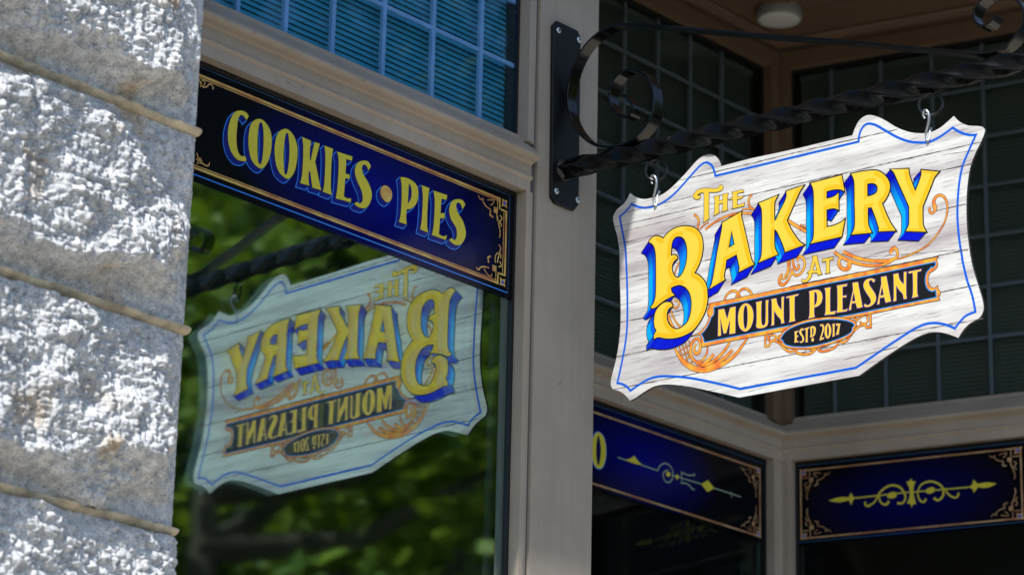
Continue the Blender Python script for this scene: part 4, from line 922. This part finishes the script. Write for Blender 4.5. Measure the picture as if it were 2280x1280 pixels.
# name banner
b = Sheet(fr_art); ob = sample(DATA['banner']); bb = sample(DATA['banner_black'])
b.stroke(ob, 2.4, 0.75, 'ink', True); b.fill([ob], 0.85, 'orange'); b.stroke(bb, 4.6, 0.95, 'cyan_line', True); b.fill([bb], 1.05, 'banner_ink')
bo = b.build('name_banner', hs)
def small(b, keys, h, wi, ol='ink', face='yellow_small'):
    for kx in keys:
        L = [sample(DATA[kx])]
        if kx+'_hole' in DATA: L.append(sample(DATA[kx+'_hole']))
        for q in L: b.stroke(q, wi, h, ol, True)
        b.fill(L, h+0.12, face)
b = Sheet(fr_art); small(b, ['mM', 'mO', 'mU', 'mN', 'mT', 'mP', 'mL', 'mE', 'mA', 'mS', 'mA2', 'mN2', 'mT2'], 1.15, 2.6, 'violet')
b.build('lettering', bo)
b = Sheet(fr_art); ov = sample(DATA['oval'])
b.stroke(ov, 14, 0.98, 'ink', True); b.stroke(ov, 11.5, 1.08, 'orange', True); b.stroke(ov, 4.2, 1.2, 'cyan_line', True); b.fill([ov], 1.3, 'banner_ink')
oo = b.build('date_plate', hs)
b = Sheet(fr_art); small(b, ['eE', 'eS', 'eT', 'eD', 'eDot', 'e2', 'e0', 'e1', 'e7'], 1.4, 1.3, 'violet'); b.build('lettering', oo)
b = Sheet(fr_art); small(b, ['tT', 'tH', 'tE', 'aA', 'aT'], 1.5, 2.3); b.build('small_lettering', hs)
# the six big letters: yellow face, printed block shading in blues
DK, CY_, AZU, ROY = lin((0, 0, 158)), lin((0, 158, 232)), lin((0, 92, 218)), lin((0, 16, 190))
def mixc(a, b, t): t = min(max(t, 0), 1); return tuple(a[i]*(1-t)+b[i]*t for i in range(3))
def pip(p, L):
    r = False; N = len(L)
    for i in range(N):
        a_, c_ = L[i], L[i-1]
        if (a_.y > p.y) != (c_.y > p.y) and p.x < (c_.x-a_.x)*(p.y-a_.y)/(c_.y-a_.y)+a_.x: r = not r
    return r
def big(key, base):
    v = Vector([float(q) for q in DATA[key+'_v'].split(',')])
    loops = [sample(DATA[key], True, 8)]
    if key+'_hole' in DATA: loops.append(sample(DATA[key+'_hole'], True, 8))
    if area(loops[0]) < 0: loops[0].reverse()
    if len(loops) > 1 and area(loops[1]) > 0: loops[1].reverse()
    s = Sheet(fr_art); f = Sheet(fr_art)
    inside = lambda p: pip(p, loops[0]) and not any(pip(p, q) for q in loops[1:])
    cnt = 0
    zmin = min(p.y for p in loops[0])+v.y; zmax = max(p.y for p in loops[0])
    for L in loops:
        N = len(L); vis = []
        for i in range(N):
            d = L[(i+1) % N]-L[i]; n = Vector((d.y, -d.x))
            vis.append(n.dot(v) > 1e-6)
        # runs of visible walls
        start = next((i for i in range(N) if vis[i] and not vis[i-1]), 0)
        i = 0; order = [(start+q) % N for q in range(N)]
        run = []; runs = []
        for q in order:
            if vis[q]: run.append(q)
            elif run: runs.append(run); run = []
        if run: runs.append(run)
        for rn in runs:
            P = [L[q] for q in rn]+[L[(rn[-1]+1) % N]]
            ys = [p.y for p in P]; y0, y1 = min(ys), max(ys); span = max(y1-y0, 1)
            s.stroke([P[0]]+[p+v for p in P]+[P[-1]], 3.4, base+0.012*(cnt % 11), 'ink')
            def wall(p, nx):
                t = (y1-p.y)/span
                dark = 0.10 if span > 60 else 0.25
                return t
            hole = L is not loops[0]
            for a_, c_ in zip(P[:-1], P[1:]):
                d = c_-a_; n = Vector((d.y, -d.x)).normalized()
                side = min(max((-n.x-0.30)/0.45, 0), 1)     # 1 = faces left, 0 = faces down
                hh = base+0.2+0.012*(cnt % 40); cnt += 1
                def cc(p, far):
                    t = (y1-p.y)/span
                    grad = min(max((t-0.10)/0.34, 0), 1)
                    light = CY_ if far else AZU
                    if hole or (n.y < -0.2 and side < 1 and key == 'B'): light = mixc(AZU, CY_, t)
                    sidec = mixc(DK, light, grad) if span > 25 else mixc(DK, AZU, t)
                    return mixc(ROY, sidec, side)
                m1, m2 = a_+v*0.5, c_+v*0.5
                s.face([s.p3(a_, hh), s.p3(c_, hh), s.p3(m2, hh), s.p3(m1, hh)], 'shade', [cc(a_, 0), cc(c_, 0), cc(c_, 0), cc(a_, 0)])
                s.face([s.p3(m1, hh), s.p3(m2, hh), s.p3(c_+v, hh), s.p3(a_+v, hh)], 'shade', [cc(a_, 1), cc(c_, 1), cc(c_, 1), cc(a_, 1)])
    for L in loops: f.stroke(L, 5.2, base+0.85, 'ink', True)
    f.fill(loops, base+0.97, 'yellow_light')
    # bevel: the right and lower half of every stroke is printed in a deeper yellow
    cnt = 0
    for L in loops:
        N = len(L)
        for i in range(N):
            a_, c_ = L[i], L[(i+1) % N]
            d = c_-a_
            if d.length < 1e-3: continue
            n = Vector((d.y, -d.x)).normalized()
            if n.x > 0.25 or (n.y < -0.5 and n.x > -0.5):
                p0, p1 = L[i-1], L[(i+2) % N]
                na = (n+Vector(((a_-p0).y, -(a_-p0).x)).normalized()); nb = (n+Vector(((p1-c_).y, -(p1-c_).x)).normalized())
                na = na.normalized() if na.length > .3 else n; nb = nb.normalized() if nb.length > .3 else n
                for w_ in (10.0, 7.5, 5.0, 0):
                    ia, ib = a_-na*1.7, c_-nb*1.7
                    oa, ob_ = a_-na*w_, c_-nb*w_
                    if w_ and inside(a_-na*(w_+1.2)) and inside(c_-nb*(w_+1.2)) and inside((oa+ob_)/2): break
                if not w_: continue
                hh = base+1.05+0.012*(cnt % 16); cnt += 1
                f.face([f.p3(ia, hh), f.p3(ib, hh), f.p3(ob_, hh), f.p3(oa, hh)], 'yellow_deep')
    fo = f.build('letter', hs)
    s.build('letter_shading', fo)
for kx in 'YREKAB': big(kx, 1.7)

# ------------------------------------------------------------------ iron bracket
br = thing('sign_bracket', 'black wrought iron scroll bracket with twisted bar screwed to the grey post', 'bracket', (XS, -0.033, 4.0))
BX, BY, BZ = XS, -0.033, 4.0
def rel(p): return (p[0]-BX, p[1]-BY, p[2]-BZ)
pl = sample(DATA['plate'])
b = MB(); q0 = [(4.55+p.x/1000-BX, 4.0+p.y/1000-BZ) for p in pl]; NP = len(q0)
bev = [(-0.0005, 1.0), (-0.0065, 1.0), (-0.008, 0.965)]
cxm = sum(p[0] for p in q0)/NP; czm = sum(p[1] for p in q0)/NP
rows = [[(cxm+(p[0]-cxm)*(k if k == 1 else 0.97), y, czm+(p[1]-czm)*(k if k == 1 else 0.995)) for p in q0] for y, k in bev]
b.grid(rows, 'iron_plate', closed=True, smooth=False, caps=True)
po = b.build('wall_plate', br)
for t_ in DATA['screws'].split():
    u, v = [float(q)/1000 for q in t_.split(',')]
    sc_ = MB(); c = (4.55+u-BX, -0.008, 4.0+v-BZ)
    r0 = [(0.0068, -0.0002), (0.0066, -0.0012), (0.0045, -0.0022), (0.0005, -0.0026)]
    sc_.grid([[(c[0]+r*math.cos(a), c[1]+d, c[2]+r*math.sin(a)) for a in [2*math.pi*k/18 for k in range(18)]] for r, d in r0], 'screw_zinc', closed=True, caps=True)
    ang = random.uniform(0, 1.5)
    for kq in (0, 1):
        a = ang+kq*math.pi/2; dx, dz = math.cos(a)*0.0036, math.sin(a)*0.0036; px, pz = -math.sin(a)*0.0010, math.cos(a)*0.0010; yy = c[1]-0.00285-0.0001*kq
        sc_.face([(c[0]-dx+px, yy, c[2]-dz+pz), (c[0]-dx-px, yy, c[2]-dz-pz), (c[0]+dx-px, yy, c[2]+dz-pz), (c[0]+dx+px, yy, c[2]+dz+pz)], 'black_mark')
    sc_.build('screw', po)
# twisted square bar
b = MB(); rows = []
u0, u1 = 0.008, 1.29
NS = 420; PITCH = 0.0878
H0 = -0.008
for i in range(NS+1):
    u = u0+(u1-u0)*i/NS
    z = 3.8297 - (u+0.033)*0.0333 - BZ
    uu = u+0.033
    tw = max(0.0, uu-0.075); ph = math.pi/4 + (math.pi/2)*((max(uu, 0.075)-0.2500)/PITCH)
    side = 0.0178
    row = []
    for k in range(48):
        a = 2*math.pi*k/48
        m_ = (abs(math.cos(a))**11+abs(math.sin(a))**11)**(-1/11)
        rx, rz = side*m_*math.cos(a), side*m_*math.sin(a)
        c, s_ = math.cos(ph), math.sin(ph)
        # a ridge runs from the top over the viewer side to the bottom on the way out
        xx, zz = rx*c-rz*s_, rx*s_+rz*c
        row.append((xx-0.010, -u, z+zz))
    rows.append(row)
b.grid(rows, 'iron', closed=True, caps=True)
b.build('twisted_bar', br)
w = MB(); z0 = 3.8283-BZ
w.lathe((0, 0, 0), [(0.0005, 0)]*2, 'raw_weld', 3) if False else None
rows = []
for r, y in ((0.024, -0.0082), (0.022, -0.0125), (0.0185, -0.0165), (0.0145, -0.019)):
    rows.append([(-0.010+(r+0.0012*math.sin(5*a+r*900))*math.cos(a), y, z0+(r+0.0012*math.sin(5*a+r*900))*math.sin(a)) for a in [2*math.pi*k/24 for k in range(24)]])
w.grid(rows, 'raw_weld', closed=True, caps=True); w.build('weld_bead', br)
# flat scroll band
pts = sample(DATA['band'], False, 8)
pp = [pts[0]]
for p in pts[1:]:
    if (p-pp[-1]).length > 0.3: pp.append(p)
b = MB(); rows = []
for i, p in enumerate(pp):
    a = pp[max(i-1, 0)]; c = pp[min(i+1, len(pp)-1)]
    d = (c-a).normalized(); n = Vector((-d.y, d.x))
    e0, e1 = -2.8, 2.8
    sec = []
    for (nn, hh) in ((e0, 19.2), (e0+.7, 20), (e1-.7, 20), (e1, 19.2), (e1, -11.2), (e1-.7, -12), (e0+.7, -12), (e0, -11.2)):
        q = p+n*nn
        x, y, z = fr_s(q.x/1000, q.y/1000, hh/1000)
        sec.append((x, y+0.033, z+3.5-BZ))
    rows.append(sec)
b.grid(rows, 'iron_gloss', closed=True, smooth=False, caps=True)
b.build('scroll_band', br)
RC = [tuple(float(q) for q in t_.split(',')) for t_ in DATA['ringc'].split()]
for u, v in RC:
    b = MB(); cpt = Vector(fr_s(u/1000, v/1000, 0.006))
    ca, sa = math.cos(R(24)), -math.sin(R(24))
    b.tube([(cpt.x+0.0235*math.cos(t)*sa, cpt.y+0.033+0.0235*math.cos(t)*ca, cpt.z+3.5-BZ+0.0235*math.sin(t)) for t in [2*math.pi*k/40 for k in range(40)]], 0.0034, 'iron', 10, True)
    b.build('hanging_ring', br)
for kx, lb, hn in (('hook1', 'galvanised S hook nearer the post holding the sign', 0), ('hook2', 'galvanised S hook at the outer right end holding the sign', 1)):
    t = thing('s_hook', lb, 'hook', (XS, 0, 3.5), -AS, 'S hooks between bracket and sign')
    p = sample(DATA[kx], False, 6); b = MB(); N = len(p)
    hs_ = []
    for i, q in enumerate(p):
        f_ = i/(N-1)
        h = 0.004+0.006*math.sin(f_*math.pi*2.2) if f_ < .75 else 0.004-0.020*(f_-.75)*4*0.6
        hs_.append(fr_s(q.x/1000, q.y/1000, h))
    b.tube(hs_, 0.0029, 'zinc', 10); b.build('hook_wire', t)

# ------------------------------------------------------------------ granite pier
pr = thing('stone_pier', 'rough white granite block pier with raised mortar joints at the left', 'pier', (3.23, -0.3, 0))
ridges = [0.16, 0.527, 0.893, 1.26, 1.626, 1.992, 2.358, 2.7242, 3.0812, 3.4487, 3.8152, 4.1817, 4.548, 4.915, 5.28, 5.64]
def block(z0, z1, seed, fine):
    dx = 0.0021 if fine else 0.02
    xs = list(np.arange(-1.23, -0.56, 0.005 if fine else 0.02)) + list(np.arange(-0.56, 0.0001, dx))
    side = list(np.arange(dx, 0.43, dx if fine else 0.02)) if not fine else list(np.arange(dx, 0.05, dx))+list(np.arange(0.05, 0.43, 0.02))
    us = np.array(xs+side)          # <=0 front, >0 round the corner
    zs = np.linspace(z0, z1, max(8, int((z1-z0)/dx)))
    U, Z = np.meshgrid(us, zs, indexing='ij')
    XX = U+20.0; ZZ = Z+seed*3.7
    rg = lambda c, s_: vnoise(XX, ZZ, c, seed*31+s_)
    wob = 0.052*(rg(0.11, 1)-0.5)+0.020*(rg(0.035, 2)-0.5)
    dt = (z1-Z)+wob; db = (Z-z0)+wob*1.2; dr = np.where(U <= 0, -U, U)+wob*0.8
    m = sstep(0.012, 0.034, dt)*sstep(0.016, 0.050, db)*(0.35*sstep(0.012, 0.030, dr)+0.65*sstep(0.02, 0.11, dr+1.2*wob))
    f = (z1-Z)/(z1-z0)
    pk = 0.78+0.26*(rg(0.16, 12)-0.5)
    ramp = np.where(f < pk, f/pk, np.maximum(0, (1-f)/(1-pk)))
    bulge = 0.005+0.050*ramp*(0.8+0.4*rg(0.2, 3))
    def bil(c, s_): return np.abs(2*rg(c, s_)-1)
    rough = 0.030*(rg(0.13, 15)-0.5)+0.027*(rg(0.065, 4)-0.5)+0.014*bil(0.045, 5)+0.0085*bil(0.021, 6)+0.0080*bil(0.0115, 7)+0.0072*bil(0.0070, 13)+0.0022*(rg(0.0042, 16)-0.5)+0.0012*(rg(0.0042, 8)-0.5)
    H = m*(bulge+rough) + 0.0030*(rg(0.03, 10)-0.5)+0.0026*(rg(0.009, 11)-0.5)+0.0016*(rg(0.0045, 14)-0.5)
    edge = np.minimum(np.minimum(Z-z0, z1-Z), 0.006)/0.006
    H = H-0.004*(1-np.clip(edge, 0, 1))
    r = 0.007
    P = np.zeros(U.shape+(3,))
    fr = U <= 0
    rc = np.clip(1-np.abs(U)/r, 0, 1)**2*r*0.5
    P[..., 0] = np.where(fr, U-rc, H*0.15-rc)
    P[..., 1] = np.where(fr, -H+rc, U+rc)
    P[..., 2] = Z
    nx, nz = U.shape
    idx = np.arange(nx*nz).reshape(nx, nz)
    q = np.stack([idx[:-1, :-1], idx[1:, :-1], idx[1:, 1:], idx[:-1, 1:]], -1).reshape(-1, 4)
    me = bpy.data.meshes.new('granite_block')
    me.vertices.add(nx*nz); me.vertices.foreach_set('co', P.reshape(-1))
    me.loops.add(q.size); me.loops.foreach_set('vertex_index', q.reshape(-1))
    me.polygons.add(len(q)); me.polygons.foreach_set('loop_start', np.arange(0, q.size, 4)); me.polygons.foreach_set('loop_total', np.full(len(q), 4))
    me.polygons.foreach_set('use_smooth', np.ones(len(q), dtype=bool))
    me.materials.append(MATS['granite']); me.update(); me.validate()
    obj('granite_block', me, pr)
for i in range(len(ridges)-1):
    z0, z1 = ridges[i], ridges[i+1]
    block(z0+0.003, z1-0.003, 11+i*7, 2.2 < z0 < 3.6)
rsd = random.Random(3)
for i, z in enumerate(ridges[:-1]):
    b = MB(); rows = []
    fine = 2.3 < z < 3.9
    us = [-1.23+0.012*k for k in range(103)]+[0.004]
    path = [(u, 0.0, 0) for u in us]+[(0.004, 0.02+0.04*k, 1) for k in range(10)]
    ph = rsd.uniform(0, 9)
    for k, (x, y, sd) in enumerate(path):
        w1 = 0.0016*math.sin(k*0.55+ph)+0.0009*math.sin(k*1.7+ph*2)+rsd.uniform(-.0011, .0011)
        out = 0.0125+w1*1.5-(0.005 if rsd.random() < .07 else 0)+rsd.uniform(-.0008, .0008)
        j_ = rsd.uniform(-.0006, .0006)
        prof = [(0.0068+w1*.5, -0.002), (0.0064+j_, out*0.70), (0.0046+j_, out*0.98), (0.0022+j_, out), (-0.0024+j_, out*0.74), (-0.0056+j_, out*0.40), (-0.0070, -0.002)]
        if sd == 0 and k < len(us)-1: rows.append([(x, -o, z+dz) for dz, o in prof])
        elif sd == 0: rows.append([(x+o*0.35-0.004, -o*0.7, z+dz) for dz, o in prof])
        else: rows.append([(o*0.3, y, z+dz) for dz, o in prof])
    b.grid(rows, 'mortar'); b.build('mortar_joint', pr)
b = MB(); b.box(-1.228, -0.008, 0.010, 0.42, 0, 5.64, 'plaster'); b.build('pier_core', pr)

# ------------------------------------------------------------------ street trees opposite (seen mirrored in the window)
def tree(x, y, h, r, label, lm, seed, nleaf, zc0, ls=1.0, ncl=70, rad=0.5):
    rn = random.Random(seed)
    t = thing('street_tree', label, 'tree', (x, y, -0.13), 0, 'street trees across the road')
    b = MB(); top = Vector((rn.uniform(-.3, .3), rn.uniform(-.3, .3), h*0.75))
    b.tube([(0, 0, 0), (0.04, 0.02, h*0.2), (top.x*.5, top.y*.5, h*0.45), tuple(top)], [0.03*h, 0.022*h, 0.016*h, 0.006*h], 'bark', 10)
    limbs = []
    for k in range(14):
        z = h*rn.uniform(0.28, 0.7); a = rn.uniform(0, 6.28); L = r*rn.uniform(0.6, 1.0)
        p0 = Vector((top.x*z/h, top.y*z/h, z)); p2 = p0+Vector((math.cos(a)*L, math.sin(a)*L, L*rn.uniform(0.25, 0.8))); p1 = p0.lerp(p2, .5)+Vector((0, 0, -0.12*L))
        b.tube([tuple(p0), tuple(p1), tuple(p2)], [0.012*h, 0.008*h, 0.003*h], 'bark', 7); limbs += [p1, p2, p0.lerp(p2, .75)]
    b.build('trunk', t)
    c = MB(); k_ = c.mi(lm)
    cl = [q+Vector((rn.gauss(0, .4), rn.gauss(0, .4), rn.gauss(0, .4))) for q in (limbs if ncl > 60 else limbs[1::3])]
    while len(cl) < ncl:
        u = Vector((rn.gauss(0, 1), rn.gauss(0, 1), rn.gauss(0, 1))).normalized()*rn.uniform(0.5, 1.0)
        cl.append(Vector((u.x*r, u.y*r, zc0+u.z*(h-zc0))))
    for i in range(nleaf):
        q = rn.choice(cl)
        p = q+Vector((rn.gauss(0, rad), rn.gauss(0, rad), rn.gauss(0, rad*.6)))
        u = Vector((rn.gauss(0, 1), rn.gauss(0, 1), rn.gauss(0, .6))).normalized(); w_ = u.orthogonal().normalized()
        s1, s2 = ls*rn.uniform(.07, .13), ls*rn.uniform(.045, .075)
        B_ = len(c.v)
        c.v += [tuple(p-u*s1), tuple(p+w_*s2), tuple(p+u*s1), tuple(p-w_*s2)]
        c.f.append((B_, B_+1, B_+2, B_+3)); c.m.append(k_); c.c.append([(0, 0, 0)]*4); c.sm.append(False)
    c.build('crown', t)
tree(16.8, -14.6, 12.0, 3.2, 'bright green street tree nearest the shop, mirrored at the left of the window', 'leaf', 5, 8500, 6.4, 1.3, 42, 0.45)
tree(21.5, -15.8, 14.0, 3.8, 'bright green tall street tree mirrored behind the sign reflection', 'leaf', 8, 8500, 7.4, 1.3, 44, 0.5)
tree(26.5, -24.0, 19.0, 6.0, 'dark green tree mirrored deep behind the others', 'leaf_dark', 12, 16000, 9.0, 2.6, 150, 0.9)
tree(21.5, -22.5, 17.0, 5.5, 'dark green bushy tree mirrored at the lower left of the window', 'leaf_dark', 21, 16000, 8.0, 2.6, 150, 0.9)
tree(33.5, -25.5, 21.0, 6.5, 'dark green broad tree at the far back of the reflection', 'leaf_dark', 33, 16000, 10.0, 2.8, 150, 1.0)
tree(27.5, -31.0, 22.5, 7.0, 'dark green tallest tree rising behind the mirrored row', 'leaf_dark', 41, 16000, 10.0, 3.0, 150, 1.1)
